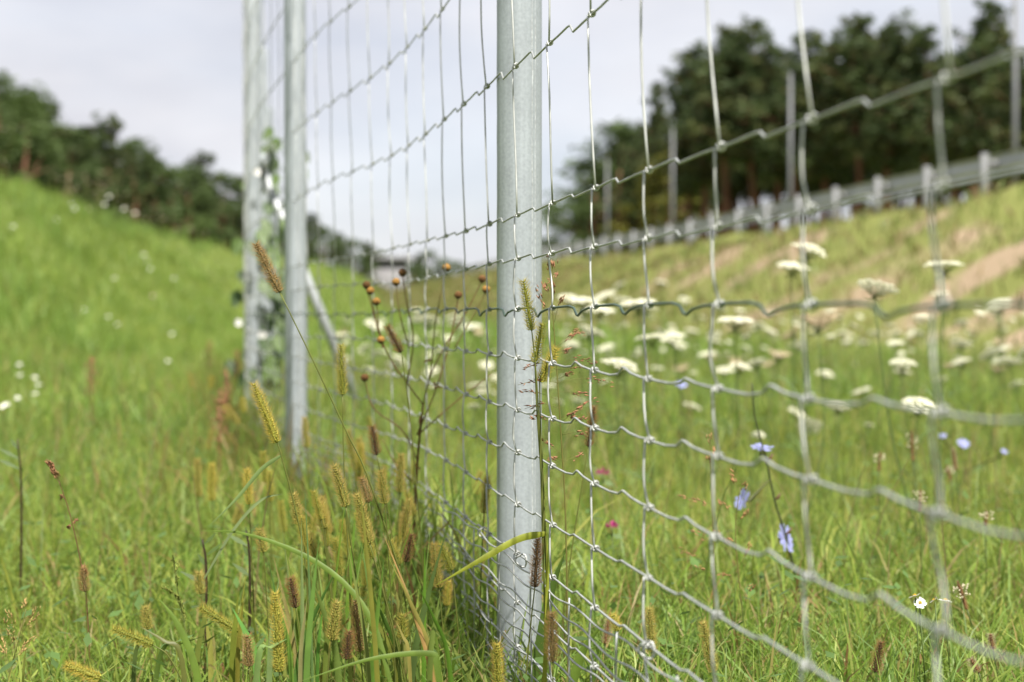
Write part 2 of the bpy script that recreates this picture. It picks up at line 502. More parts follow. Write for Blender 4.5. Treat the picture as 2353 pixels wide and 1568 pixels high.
blade_mesh(mbr, np.stack([X, Y, terrain(X, Y) - 0.02], 1), rng.uniform(0.1, 0.3, nn) * np.where((X - rcrest(Y)) > -0.5, 0.42, 1.0), rng.uniform(0.014, 0.04, nn) * (1 + Y / 40), rng.uniform(0.2, 1.0, nn), rng.uniform(0, 6.28, nn), rng.uniform(0, 6.28, nn), cc, 2)
tag(obj("sandy_bank_grass", mbr, M['blade']), "thin yellow green grass on the sandy right bank", "grass", kind="stuff")
# tall tufts along the fence foot
mbt = MB()
n_ = 5200
Y = np.sqrt(rng.uniform(0.95 ** 2, 8 ** 2, n_))
Y[:1700] = rng.uniform(1.0, 2.4, 1700)
X = fence_x(Y) + rng.normal(0.0, 0.085, n_) - 0.05
hh = rng.uniform(0.12, 0.30, n_)
dist = Y
hh = np.where(Y < 1.9, hh * np.interp(Y, [0.95, 1.3, 1.9], [0.35, 0.42, 0.72]), hh)
right_near = (X > fence_x(Y) + 0.02) & (Y < 1.6)
hh = np.where(right_near, hh * 0.55, hh)
cl = pick_colors(n_, 0.12, rng.random(n_) * 0.6)
od = (Y > 2.6) & (rng.random(n_) < 0.28)
cl[od] = np.array([0.30, 0.21, 0.07]) * rng.uniform(0.7, 1.2, (od.sum(), 1))
blade_mesh(mbt, np.stack([X, Y, terrain(X, Y) - 0.01], 1), hh, rng.uniform(0.003, 0.0075, n_), rng.uniform(0.05, 0.7, n_), rng.uniform(0, 6.28, n_), rng.uniform(0, 6.28, n_), cl, 5)
tag(obj("fence_foot_grass", mbt, M['blade']), "taller mixed green and straw coloured grass at the foot of the fence", "grass", kind="stuff")
# thin flowering stalks standing above the meadow
mbs_ = MB()
X, Y = scatter(7000, 1.9, 10.0, 0.5)
k = np.abs(X - fence_x(Y)) > 0.06; X, Y = X[k], Y[k]
k = (X > fence_x(Y)) | (rng.random(len(X)) < 0.35); X, Y = X[k], Y[k]
nn = len(X)
stc = np.where(rng.random((nn, 1)) < 0.45, np.array([[0.30, 0.25, 0.11]]), np.array([[0.17, 0.24, 0.055]])) * rng.uniform(0.75, 1.2, (nn, 1))
blade_mesh(mbs_, np.stack([X, Y, terrain(X, Y) - 0.01], 1), rng.uniform(0.14, 0.36, nn), rng.uniform(0.0012, 0.0028, nn) * (1 + Y / 8), rng.uniform(0.02, 0.35, nn), rng.uniform(0, 6.28, nn), rng.uniform(0, 6.28, nn), stc, 4)
tag(obj("meadow_stalks", mbs_, M['blade']), "thin straw and green stalks standing above the meadow grass", "grass", kind="stuff")
# broad leaved ground cover between the blades
mbl = MB()
X, Y = scatter(9000, 1.1, 5.0, 0.4)
k = (patch(X * 1.7 + 3, Y * 1.7) > 0.5); X, Y = X[k], Y[k]
nn = len(X)
zz = terrain(X, Y) + rng.uniform(0.02, 0.13, nn)
a = rng.uniform(0, 6.28, nn); ln = rng.uniform(0.010, 0.026, nn); wdt = ln * rng.uniform(0.35, 0.6, nn)
d1 = np.stack([np.cos(a), np.sin(a), rng.uniform(-0.4, 0.7, nn)], 1) * ln[:, None]
d2 = np.stack([-np.sin(a), np.cos(a), rng.uniform(-0.3, 0.3, nn)], 1) * wdt[:, None] * 0.5
c0 = np.stack([X, Y, zz], 1)
V = np.stack([c0, c0 + d1 * 0.45 + d2, c0 + d1, c0 + d1 * 0.45 - d2], 1).reshape(-1, 3)
mbl.add(V, np.arange(nn)[:, None] * 4 + np.array([[0, 1, 2, 3]]))
cw = np.array([[0.085, 0.15, 0.035]]) * rng.uniform(0.75, 1.3, (nn, 1))
mbl.c.append(np.concatenate([np.repeat(cw, 4, 0), np.ones((nn * 4, 1))], 1))
tag(obj("clover_leaves", mbl, M['leaf']), "small green leaves of low weeds growing between the grass blades", "ground cover", kind="stuff")

# ------------------------------------------------------------------ wire fence
S_MID = np.interp(1.58, FS[:, 1], FL)
def fpos(s):
    """plan position, tangent and camera-side normal of the mesh at arc length s from the near post"""
    q = np.asarray(s, float) + S_MID
    x = np.interp(q, FL, FS[:, 0]); y = np.interp(q, FL, FS[:, 1])
    x2 = np.interp(q + 0.02, FL, FS[:, 0]); y2 = np.interp(q + 0.02, FL, FS[:, 1])
    tx, ty = x2 - x, y2 - y
    ln = np.hypot(tx, ty) + 1e-12
    tx, ty = tx / ln, ty / ln
    return x, y, tx, ty, -ty, tx          # normal points to -X side (camera side)
STAY = 0.15
RZ = CAMZ + 0.007
ROWS = [RZ - 0.05 * k for k in range(8, 0, -1)] + [RZ, RZ + 0.05, RZ + 0.10] + [RZ + 0.10 + 0.15 * k for k in range(1, 10)]
I0 = 8                                                # the eye level row
S_NEAR, S_FAR = -1.28, 17.5
k0, k1 = int(math.ceil(S_NEAR / STAY)), int(S_FAR / STAY)
N_DETAIL = 13                                         # stays up to the second post in full detail
base = (0.03, 1.58, 0.0)
fence = thing("wire_fence", "galvanised wire mesh game fence on round steel posts running away through the meadow", "fence", base)
# lengthwise wires with their crimps
def row_z(r, s):
    return ROWS[r] + 0.0022 * np.sin(s * 2.3 + r * 1.7) + 0.0016 * np.sin(s * 5.1 + r * 2.9)
def crimp(r):
    if r > I0 + 2: return [(0.12, -0.0012), (0.36, -0.0040), (0.47, -0.0052), (0.54, 0.0036), (0.60, 0.0040), (0.85, 0.0010)]
    if r > I0: return [(0.15, -0.0004), (0.40, -0.0022), (0.49, -0.0030), (0.54, 0.0022), (0.60, 0.0024), (0.85, 0.0004)]
    if r == I0: return [(0.16, -0.0014), (0.30, -0.0040), (0.385, -0.0085), (0.42, -0.0076), (0.48, -0.0010), (0.60, 0.0012), (0.85, 0.0006)]
    if r > I0 - 4: return [(0.12, 0.0000), (0.30, 0.0022), (0.41, 0.0056), (0.45, 0.0062), (0.53, 0.0000), (0.70, -0.0020), (0.88, -0.0012)]
    return [(0.15, 0.0004), (0.38, 0.0018), (0.45, 0.0026), (0.54, -0.0014), (0.70, -0.0014), (0.88, -0.0004)]
# s runs away from the camera (right to left in the picture); crimp fractions are right to left too
for r in range(len(ROWS)):
    cp = crimp(r)
    ss, dz = [], []
    for k in range(k0, k1):
        detail = k < N_DETAIL + 14
        ss.append(k * STAY); dz.append(0)
        if detail:
            jt = random.uniform(-0.05, 0.05); am = random.uniform(0.75, 1.2)
            for f, d_ in cp:
                ss.append((k + f + jt) * STAY); dz.append(d_ * am * 0.8)
    ss = np.array(ss); dz = np.array(dz)
    x, y, tx, ty, nx_, ny_ = fpos(ss)
    P = np.stack([x, y, row_z(r, ss) + dz], 1)
    mbw = MB(); mbw.tube(P, 0.00105 if r != I0 else 0.0012, 5)
    obj("line_wire", mbw, M['green_wire'] if r == I0 else M['wire'], fence, base, True)
# knots: the stay wire wrapped round the lengthwise wire
th = np.linspace(-0.2 * math.pi, 2.9 * math.pi, 20)
kn = MB()
kn.tube(np.stack([np.linspace(-0.0050, 0.0050, 20), 0.0021 * np.cos(th), 0.0021 * np.sin(th)], 1), 0.00095, 5)
knot_me = kn.mesh("knot", None, True)
knot_me.materials.append(M['stay'])
far_knots = MB()
oct_v = np.array([(1, 0, 0), (-1, 0, 0), (0, 1, 0), (0, -1, 0), (0, 0, 1), (0, 0, -1)], float)
oct_f = np.array([(0, 2, 4), (2, 1, 4), (1, 3, 4), (3, 0, 4), (2, 0, 5), (1, 2, 5), (3, 1, 5), (0, 3, 5)])
n_knots = 0
for k in range(k0, k1 + 1):
    s0 = k * STAY
    x, y, tx, ty, nx_, ny_ = [float(q) for q in fpos(s0)]
    mbs = MB()
    detail = k <= N_DETAIL
    offs = [random.uniform(-0.0035, 0.0035) for _ in ROWS]
    lean = [random.gauss(0, 0.0019) if r <= I0 + 2 else 0.0125 * (r - I0 - 2) + random.gauss(0, 0.0028) for r in range(len(ROWS))]
    for r in range(len(ROWS) - 1):
        za, zb = float(row_z(r, s0)), float(row_z(r + 1, s0))
        m_ = 7 if detail else 3
        t = np.linspace(0, 1, m_)
        bow = random.gauss(0, 1) * (0.0013 if zb - za < 0.1 else 0.0056)
        bow2 = random.gauss(0, 1) * 0.0009
        al = (lean[r] - 0.0052) * (1 - t) + (lean[r + 1] + 0.0052) * t + offs[r] * (1 - t) * 0.4 + bow * np.sin(math.pi * t) + bow2 * np.sin(2 * math.pi * t)
        ou = 0.0021 + 0.0012 * np.sin(math.pi * t) + bow2 * np.sin(math.pi * t)
        P = np.stack([x + tx * al + nx_ * ou, y + ty * al + ny_ * ou, za + (zb - za) * t], 1)
        mbs.tube(P, 0.00095, 5 if detail else 4, caps=detail)
    sw = obj("stay_wire", mbs, M['stay'], fence, base, True)
    for r in range(len(ROWS)):
        z = float(row_z(r, s0))
        zmax = CAMZ + 0.225 * y + 0.06
        if detail and y > 0.45 and z < zmax and n_knots < 300:
            o = obj("knot", knot_me, None, sw)
            o.location = (x + tx * lean[r] - base[0], y + ty * lean[r] - base[1], z - base[2])
            o.rotation_euler = (random.uniform(-0.3, 0.3), random.uniform(-0.12, 0.12), math.atan2(ty, tx) + math.pi)
            sc_ = random.uniform(0.9, 1.12); o.scale = (sc_, sc_, sc_)
            n_knots += 1
        else:
            far_knots.add(oct_v * np.array([0.0036, 0.0036, 0.0032]) + np.array([x + tx * lean[r], y + ty * lean[r], z]), oct_f)
fk = obj("wire_knots", far_knots, M['stay'], fence, base)
fk["kind"] = "stuff"
# posts
post_sp = 1.72
post_y = [1.69, 3.44, 5.18, 6.9, 8.55, 10.4, 12.3, 14.2, 16.1, 18.0, -0.2]
PR = 0.0246
posts = []
for q, py in enumerate(post_y):
    s0 = float(np.interp(py, FS[:, 1], FL)) - S_MID
    x, y, tx, ty, nx_, ny_ = [float(v) for v in fpos(s0)]
    pr = PR
    c = np.array([x - nx_ * (pr + 0.0022), y - ny_ * (pr + 0.0022)])
    if q == 0: c = np.array([0.0082, 1.697])
    if q == 1: c[0] -= 0.018
    H = 1.93 if q != 5 else 1.85
    ang = np.arange(40) * 2 * math.pi / 40
    zs = [-0.3, H - 0.012, H - 0.004, H]; rs = [pr, pr, pr * 0.93, pr * 0.6]
    mbp = MB()
    V = np.concatenate([np.stack([c[0] + rr * np.cos(ang), c[1] + rr * np.sin(ang), np.full(40, zz_)], 1) for zz_, rr in zip(zs, rs)])
    i = np.arange(3)[:, None] * 40; j = np.arange(40)[None, :]; j2 = (j + 1) % 40
    mbp.add(V, [np.stack([i + j, i + j2, i + 40 + j2, i + 40 + j], -1).reshape(-1, 4), (np.arange(40) + 120)[None, :]])
    po = obj("post", mbp, M['post'], fence, base, True)
    posts.append((c, y))
    # weld seam: two thin ragged beads of zinc down the tube
    for da, wdt in ((0.0, 0.0007), (0.17, 0.0005), (-2.2, 0.0004)):
        aa = R(-56) + da
        mbs = MB()
        zz_ = np.linspace(-0.1, H - 0.03, 90)
        jit = rng.normal(0, 0.018, 90); 
        P = np.stack([c[0] + pr * np.cos(aa + jit * 0.5), c[1] + pr * np.sin(aa + jit * 0.5), zz_], 1)
        mbs.tube(P, wdt * rng.uniform(0.4, 1.3, 90), 4)
        obj("weld_seam", mbs, M['seam'], po, base)
# slanting brace behind the third post
pA = np.array([posts[2][0][0] + 0.01, posts[2][0][1] + 0.06, 0.97]); pB = np.array([-0.47, 5.45, -0.05])
mbb = MB(); mbb.tube(np.array([pA, pB]), 0.0168, 14)
br = obj("brace", mbb, M['brace'], fence, base, True)
mbb = MB(); mbb.box((pA[0], pA[1] - 0.03, pA[2]), (0.07, 0.05, 0.045)); obj("brace_clamp", mbb, M['post'], br, base)
# finer mesh along the ground, clipped on with rings
AZ = CAMZ - 0.25
AR = [AZ - 0.0165 * k for k in range(12)]
sa = np.arange(-0.75, 2.6, 0.0125)
for r, z in enumerate(AR):
    x, y, tx, ty, nx_, ny_ = fpos(sa)
    wob = 0.0022 * np.sin(sa * 41.9 + r) + 0.0016 * np.sin(sa * 9 + r * 2.1) + 0.0025 * np.sin(sa * 3.1 + r)
    o_ = 0.0062 + 0.0012 * np.sin(sa * 20 + r * 1.3)
    P = np.stack([x + nx_ * o_, y + ny_ * o_, z + wob - 0.012 * np.clip(sa, -1, 0) * 0], 1)
    mbw = MB(); mbw.tube(P, 0.00095, 5); obj("apron_wire", mbw, M['wire'], fence, base, True)
for k in range(-5, 17):
    s0 = (k + 0.42) * STAY
    x, y, tx, ty, nx_, ny_ = [float(v) for v in fpos(s0)]
    t = np.linspace(0, 1, 12)
    P = np.stack([x + nx_ * 0.0062 + tx * 0.003 * np.sin(t * 9), y + ny_ * 0.0062 + ty * (0.003 * np.sin(t * 9) - 0.006 * t), AZ + 0.003 - 0.195 * t], 1)
    mbw = MB(); mbw.tube(P, 0.00095, 5); obj("apron_stay", mbw, M['wire'], fence, base, True)
for s0 in (0.165, -0.035, -0.46, 0.72, 1.3):
    x, y, tx, ty, nx_, ny_ = [float(v) for v in fpos(s0)]
    a_ = np.linspace(0.2, 6.6, 14)
    rr = 0.0062 + 0.0010 * np.cos(3 * a_)
    c0 = np.array([x + nx_ * 0.004, y + ny_ * 0.004, AZ + 0.0045])
    P = np.stack([c0[0] + tx * rr * 0.55 * np.cos(a_) + nx_ * rr * 0.8 * np.cos(a_), c0[1] + ty * rr * 0.55 * np.cos(a_) + ny_ * rr * 0.8 * np.cos(a_), c0[2] + rr * np.sin(a_)], 1)
    mbw = MB(); mbw.tube(P, 0.0011, 5); obj("clip_ring", mbw, M['stay'], fence, base, True)

# ------------------------------------------------------------------ guard rail, poles, bridge on the banks
def rail_x(Y): return 10.43 - 0.157 * Y
rail_dir = np.array([-0.157, 1.0]) / math.hypot(0.157, 1); rail_n = np.array([rail_dir[1], -rail_dir[0]])
rz = math.atan2(rail_dir[1], rail_dir[0]) - math.pi / 2
def crest_z(Y): return interp(Y, [(-10, 2.06), (40, 2.12), (60, 2.36), (92, 2.4)])
gb = (rail_x(22.5), 22.5, float(crest_z(22.5)))
rail = thing("guard_rail", "long grey steel guard rail on short posts along the top of the right bank", "guard rail", gb)
ys = np.linspace(12.5, 88, 40)
prof = [(0.0, 0.40), (0.055, 0.43), (0.055, 0.50), (0.0, 0.53), (0.0, 0.58), (0.055, 0.61), (0.055, 0.69), (0.0, 0.72)]
mbg = MB()
V = []
for yy in ys:
    cz = float(crest_z(yy))
    for (o_, z_) in prof:
        V.append((rail_x(yy) + rail_n[0] * (0.2 + o_), yy + rail_n[1] * (0.2 + o_), cz + z_))
V = np.array(V); m_ = len(prof)
i = np.arange(len(ys) - 1)[:, None] * m_; j = np.arange(m_ - 1)[None, :]
mbg.add(V, np.stack([i + j, i + j + 1, i + m_ + j + 1, i + m_ + j], -1).reshape(-1, 4))
obj("rail_beam", mbg, M['rail'], rail, gb)
step = 2.0 * rail_dir[1]
for q in range(-4, 28):
    yy = 22.5 + q * step
    xx = rail_x(yy); cz = float(crest_z(yy))
    mbp = MB()
    for (ox, oy, sx, sy) in ((0, 0, 0.10, 0.008), (-0.046, 0.03, 0.008, 0.052), (0.046, 0.03, 0.008, 0.052)):
        cxy = np.array([xx, yy]) + rail_dir * oy + rail_n * ox
        mbp.box((cxy[0], cxy[1], cz + 0.18), (sx, sy, 1.08), rz)
    po = obj("post", mbp, M['rail_post'], rail, gb)
    mbp = MB(); cxy = np.array([xx, yy]) + rail_n * 0.135
    mbp.box((cxy[0], cxy[1], cz + 0.56), (0.13, 0.05, 0.12), rz)
    obj("spacer", mbp, M['rail_post'], po, gb)
pl = [("tallest grey pole at the right edge, its top cut by the picture", 2330), ("grey pole before the tall pines, second from the right edge of the picture", 1815),
      ("thin grey pole before the trees, third from the right edge", 1545), ("thin far grey pole before the smaller rounded trees at the wood's end", 1395)]
for lab, px in pl:
    d = 11.6 * FPX / (px - 620.0)
    X_ = (px - CX) / FPX * d
    zb = tz(X_, d)
    t_ = thing("roadside_pole", lab, "pole", (X_, d, zb), "poles along the road behind the guard rail")
    mbp = MB(); mbp.tube(np.array([(0, 0, -0.2), (0, 0, 1.5), (0, 0, 5.83 - zb)]), [0.042, 0.04, 0.036], 12)
    obj("shaft", mbp, M['pole'], t_, smooth=True)
    mbp = MB(); mbp.tube(np.array([(0, 0, 5.83 - zb), (0, 0, 5.86 - zb), (0, 0, 5.88 - zb)]), [0.04, 0.04, 0.018], 12)
    obj("cap", mbp, M['pole'], t_)
    mbp = MB(); mbp.box((0, 0, 0.02), (0.24, 0.24, 0.03)); obj("base_plate", mbp, M['pole'], t_)
# far concrete bridge end between the banks
bp = at(888, 660, 118)
bt = thing("concrete_bridge", "pale grey concrete bridge wall far off between the banks", "bridge", (bp[0], bp[1], tz(bp[0], bp[1])))
zt = at(888, 596, 118)[2]; zb = bt.location[2]
mbp = MB(); mbp.box((0, 0, (zt - zb) / 2 - 0.4), (3.1, 1.6, zt - zb + 0.6)); obj("abutment", mbp, M['concrete'], bt)
mbp = MB(); mbp.box((0.2, -0.1, zt - zb + 0.02), (3.9, 2.2, 0.28)); obj("cap_beam", mbp, M['concrete'], bt)
mbp = MB(); mbp.box((-2.6, 0.3, (zt - zb) / 2 - 0.6), (2.2, 0.5, zt - zb - 0.6), R(12)); obj("wing_wall", mbp, M['concrete'], bt)
for q in range(4):
    mbp = MB(); mbp.tube(np.array([(-1.4 + q * 1.0, -0.9, zt - zb + 0.15), (-1.4 + q * 1.0, -0.9, zt - zb + 0.55)]), 0.04, 6)
    obj("railing_post", mbp, M['pole'], bt)

# ------------------------------------------------------------------ trees
def crown_quads(mb, cen, rad, n, size, colr, flat=0.75):
    """leaf-sized faces through one clump"""
    dirs = rng.normal(0, 1, (n, 3)); dirs /= np.linalg.norm(dirs, axis=1)[:, None]
    rr = rng.random(n) ** 0.45
    c = cen + dirs * (rr * rad)[:, None] * np.array([1, 1, flat])
    a = rng.normal(0, 1, (n, 3)); a[:, 2] *= 0.6; a /= np.linalg.norm(a, axis=1)[:, None]
    b_ = np.cross(a, rng.normal(0, 1, (n, 3))); b_ /= np.linalg.norm(b_, axis=1)[:, None] + 1e-9
    sz = size * rng.uniform(0.6, 1.3, n)
    a = a * sz[:, None]; b_ = b_ * (sz * 0.42)[:, None]
    V = np.stack([c - a, c - b_ * 0.9, c + a, c + b_], 1).reshape(-1, 3)
    mb.add(V, np.arange(n)[:, None] * 4 + np.array([[0, 1, 2, 3]]))
    cc = np.array(colr)[None, :] * rng.uniform(0.7, 1.3, (n, 1))
    mb.c.append(np.concatenate([np.repeat(cc, 4, 0), np.ones((4 * n, 1))], 1))
def pine_proto(seed):
    """unit height pine: slim reddish trunk, layered open crown with a ragged pointed top"""
    random.seed(seed)
    tr, cr = MB(), MB()
    bend = [(0, 0, -0.03)] + [(random.gauss(0, 0.006) * k, random.gauss(0, 0.006) * k, z) for k, z in enumerate((0.2, 0.4, 0.6, 0.8, 0.985), 1)]
    tp = spline(bend, 12)
    tr.tube(tp, np.interp(np.linspace(0, 1, 12), [0, 0.1, 0.6, 1], [0.0165, 0.013, 0.0088, 0.0012]), 8)
    lo = random.uniform(0.32, 0.48)
    z = lo
    while z < 0.985:
        u = (z - lo) / (1 - lo)
        reach = (0.03 + 0.155 * (1 - u) ** 0.75 * min(1.0, 0.55 + 1.6 * u)) * random.uniform(0.55, 1.25)
        nb = random.choice((4, 5, 6)) if u < 0.8 else 3
        a0 = random.uniform(0, 6.28)
        tpx = np.array([np.interp(z, tp[:, 2], tp[:, 0]), np.interp(z, tp[:, 2], tp[:, 1]), z])
        for q in range(nb):
            if random.random() < 0.2: continue
            a = a0 + q * 6.283 / nb + random.gauss(0, 0.35)
            rch = reach * random.uniform(0.55, 1.2)
            e = tpx + np.array([math.cos(a) * rch, math.sin(a) * rch, rch * random.uniform(-0.05, 0.55)])
            tr.tube(np.array([tpx, (tpx + e) / 2 + np.array([0, 0, -0.004]), e]), [0.003, 0.002, 0.0007], 4)
            base_c = random.choice([(0.056, 0.082, 0.032), (0.068, 0.097, 0.036), (0.080, 0.110, 0.040), (0.095, 0.112, 0.040)])
            for f in (0.3, 0.55, 0.8, 1.0):
                if random.random() < 0.12: continue
                c = tpx + (e - tpx) * f + np.array([random.gauss(0, 0.012), random.gauss(0, 0.012), 0.004 + random.gauss(0, 0.012)])
                crown_quads(cr, c, random.uniform(0.016, 0.036) * (1.1 - 0.35 * u), 22, 0.0125, base_c, 1.0)
        z += random.uniform(0.026, 0.045)
    crown_quads(cr, np.array([tp[-1][0], tp[-1][1], 0.985]), 0.013, 26, 0.012, (0.08, 0.105, 0.04))
    return tr, cr
def leafy_proto(seed, tint):
    random.seed(seed)
    tr, cr = MB(), MB()
    tr.tube(spline([(0, 0, -0.03), (0.01, 0, 0.2), (-0.01, 0.01, 0.45), (0, 0, 0.75)], 8), np.linspace(0.022, 0.005, 8), 7)
    for q in range(46):
        a = random.uniform(0, 6.28); zz = random.uniform(0.12, 0.96)
        rr = 0.27 * math.sin(math.pi * min(1, (zz * 0.9 + 0.12))) ** 0.7 * random.uniform(0.35, 1.0)
        c = np.array([math.cos(a) * rr, math.sin(a) * rr, zz])
        if q == 0: c = np.array([0, 0, 0.95])
        if q % 4 == 0:
            tr.tube(np.array([(0, 0, zz * 0.6), c * np.array([0.5, 0.5, 0.85]), c]), [0.006, 0.004, 0.001], 4)
        k_ = random.uniform(0.75, 1.3)
        crown_quads(cr, c, random.uniform(0.05, 0.09), 70, 0.016, tuple(t * k_ for t in tint), 0.85)
    return tr, cr
protos = []
for sd in (1, 2, 3, 4, 5): protos.append(("pine_tree", *pine_proto(sd)))
protos.append(("leafy_tree", *leafy_proto(21, (0.095, 0.140, 0.042))))
protos.append(("leafy_tree", *leafy_proto(22, (0.075, 0.110, 0.036))))
protos.append(("leafy_tree", *leafy_proto(23, (0.15, 0.15, 0.030))))
PM = []
for nm, tr, cr in protos:
    a_, b_ = tr.mesh("trunk", None, True), cr.mesh("crown")
    a_.materials.append(M['bark']); b_.materials.append(M['needle'])
    PM.append((nm, a_, b_))
def tree(px, ytop, d, kind, wide, label, group, cat="tree"):
    p = at(px, ytop, d)
    zb = tz(p[0], d)
    h = p[2] - zb
    nm, a_, b_ = PM[kind]
    t_ = thing(nm, label, cat, (p[0], d, zb), group)
    ang = random.uniform(0, 6.28)
    for me, nn_ in ((a_, "trunk"), (b_, "crown")):
        o = obj(nn_, me, None, t_)
        o.rotation_euler = (0, 0, ang); o.scale = (h * wide, h * wide, h)
    return t_
random.seed(77)
ORD = ["first", "second", "third", "fourth", "fifth", "sixth", "seventh", "eighth", "ninth", "tenth", "eleventh", "twelfth", "thirteenth", "fourteenth", "fifteenth", "sixteenth", "seventeenth", "eighteenth", "nineteenth", "twentieth"]
left = [(-75, 120, 52, 1, 1.5), (-5, 160, 54, 5, 1.35), (62, 200, 57, 6, 1.4), (112, 235, 60, 0, 1.5), (160, 290, 63, 6, 1.5), (205, 292, 66, 2, 1.5), (258, 268, 68, 3, 1.45), (305, 318, 70, 6, 1.5),
        (345, 345, 74, 1, 1.5), (392, 385, 77, 5, 1.5), (432, 380, 80, 6, 1.5), (472, 352, 82, 0, 1.5), (512, 395, 86, 6, 1.5), (548, 405, 88, 2, 1.5), (595, 430, 92, 5, 1.5), (650, 460, 96, 6, 1.5), (705, 490, 100, 1, 1.6)]
for q, (px, yt, d, kd, wd) in enumerate(left):
    tree(px, yt, d, kd, wd, f"dark {'pine' if kd < 5 else 'leafy tree'} on the left skyline, {ORD[q]} from the picture's left edge", "wood behind the left bank")
for q in range(34):
    px = -90 + q * 25 + random.uniform(-12, 12)
    ysk = np.interp(px, [c_[0] for c_ in left], [c_[1] for c_ in left])
    tree(px, ysk + random.uniform(30, 110), np.interp(px, [-90, 700], [58, 108]) + random.uniform(-3, 8), random.choice((5, 6, 6, 0, 2, 3)), 1.7, "dark tree filling the gaps behind the front row of the left wood", "rear trees of the left wood")
far = [(742, 522, 108, 6, 1.6), (775, 535, 110, 1, 1.6), (808, 548, 112, 6, 1.6), (840, 556, 115, 2, 1.6), (872, 580, 140, 6, 1.5), (925, 588, 140, 5, 1.4), (958, 584, 142, 1, 1.5), (985, 575, 145, 6, 1.5), (1022, 592, 146, 5, 1.6), (1052, 600, 148, 6, 1.5), (1075, 628, 150, 6, 1.5), (950, 610, 125, 6, 1.5), (975, 612, 128, 6, 1.6)]
for q, (px, yt, d, kd, wd) in enumerate(far):
    tree(px, yt, d, kd, wd, f"small far dark tree closing the valley, {ORD[q]} right of the second post" if q < 11 else "low dark tree right beside the far bridge wall", "far trees closing the valley")
right = [(1300, 520, 108, 6, 1.7), (1335, 445, 102, 6, 1.7), (1368, 380, 98, 5, 1.7), (1428, 292, 92, 6, 1.9), (1478, 318, 90, 2, 1.5), (1507, 225, 88, 4, 0.9), (1545, 350, 86, 7, 1.6), (1582, 205, 80, 3, 1.5), (1618, 140, 78, 1, 1.5), (1665, 100, 74, 2, 1.5), (1730, 82, 72, 0, 1.55),
         (1785, 130, 70, 3, 1.5), (1840, 108, 68, 4, 1.5), (1900, 128, 66, 1, 1.5), (1966, 76, 64, 2, 1.45), (2044, 86, 62, 3, 1.5), (2130, 98, 60, 0, 1.5), (2190, 150, 58, 4, 1.5), (2253, 38, 56, 1, 1.3), (2330, 150, 54, 2, 1.5)]
for q, (px, yt, d, kd, wd) in enumerate(right):
    tree(px, yt - (34 if kd < 5 else 12), d, kd, wd * (0.86 if kd < 5 else 1.0), f"{'pine with a reddish trunk' if kd < 5 else 'rounded leafy tree'} in the right wood, {ORD[q]} tree from the wood's left end", "wood behind the guard rail")
tree(2430, 110, 52, 3, 1.5, "pine at the right wood's near end, mostly outside the picture", "wood behind the guard rail")
for q in range(54):
    px = 1330 + q * 21 + random.uniform(-12, 12)
    ysk = np.interp(px, [c_[0] for c_ in right], [c_[1] for c_ in right])
    d = np.interp(px, [1300, 2400], [112, 58]) + random.uniform(0, 10)
    tree(px, ysk + random.uniform(-8, 85), d, random.choice((0, 1, 2, 3, 4)), random.uniform(1.0, 1.4), "dark pine filling the gaps behind the front row of the right wood", "rear trees of the right wood")
for q in range(30):
    px = 1290 + q * 40 + random.uniform(-12, 12)
    d = np.interp(px, [1300, 2400], [122, 70]) + random.uniform(0, 8)
    ytop = CY - (5.2 + random.uniform(0, 2.2) - CAMZ) / d * FPX - 57
    tree(px, ytop, d, random.choice((5, 6, 6)), 1.9, "dark leafy thicket seen between the trunks deep in the right wood", "thicket inside the right wood", "bush")
for q in range(26):
    px = 1310 + q * 44 + random.uniform(-12, 12)
    d = np.interp(px, [1300, 2400], [104, 50]) + random.uniform(0, 6)
    yb = at(px, 700, d); 
    ytop = CY - (2.9 + random.uniform(0, 1.3) - CAMZ) / d * FPX - 57
    tree(px, ytop, d, random.choice((5, 6, 6, 7)), 2.4, "low dark bush under the pines of the right wood", "bushes under the right wood", "bush")

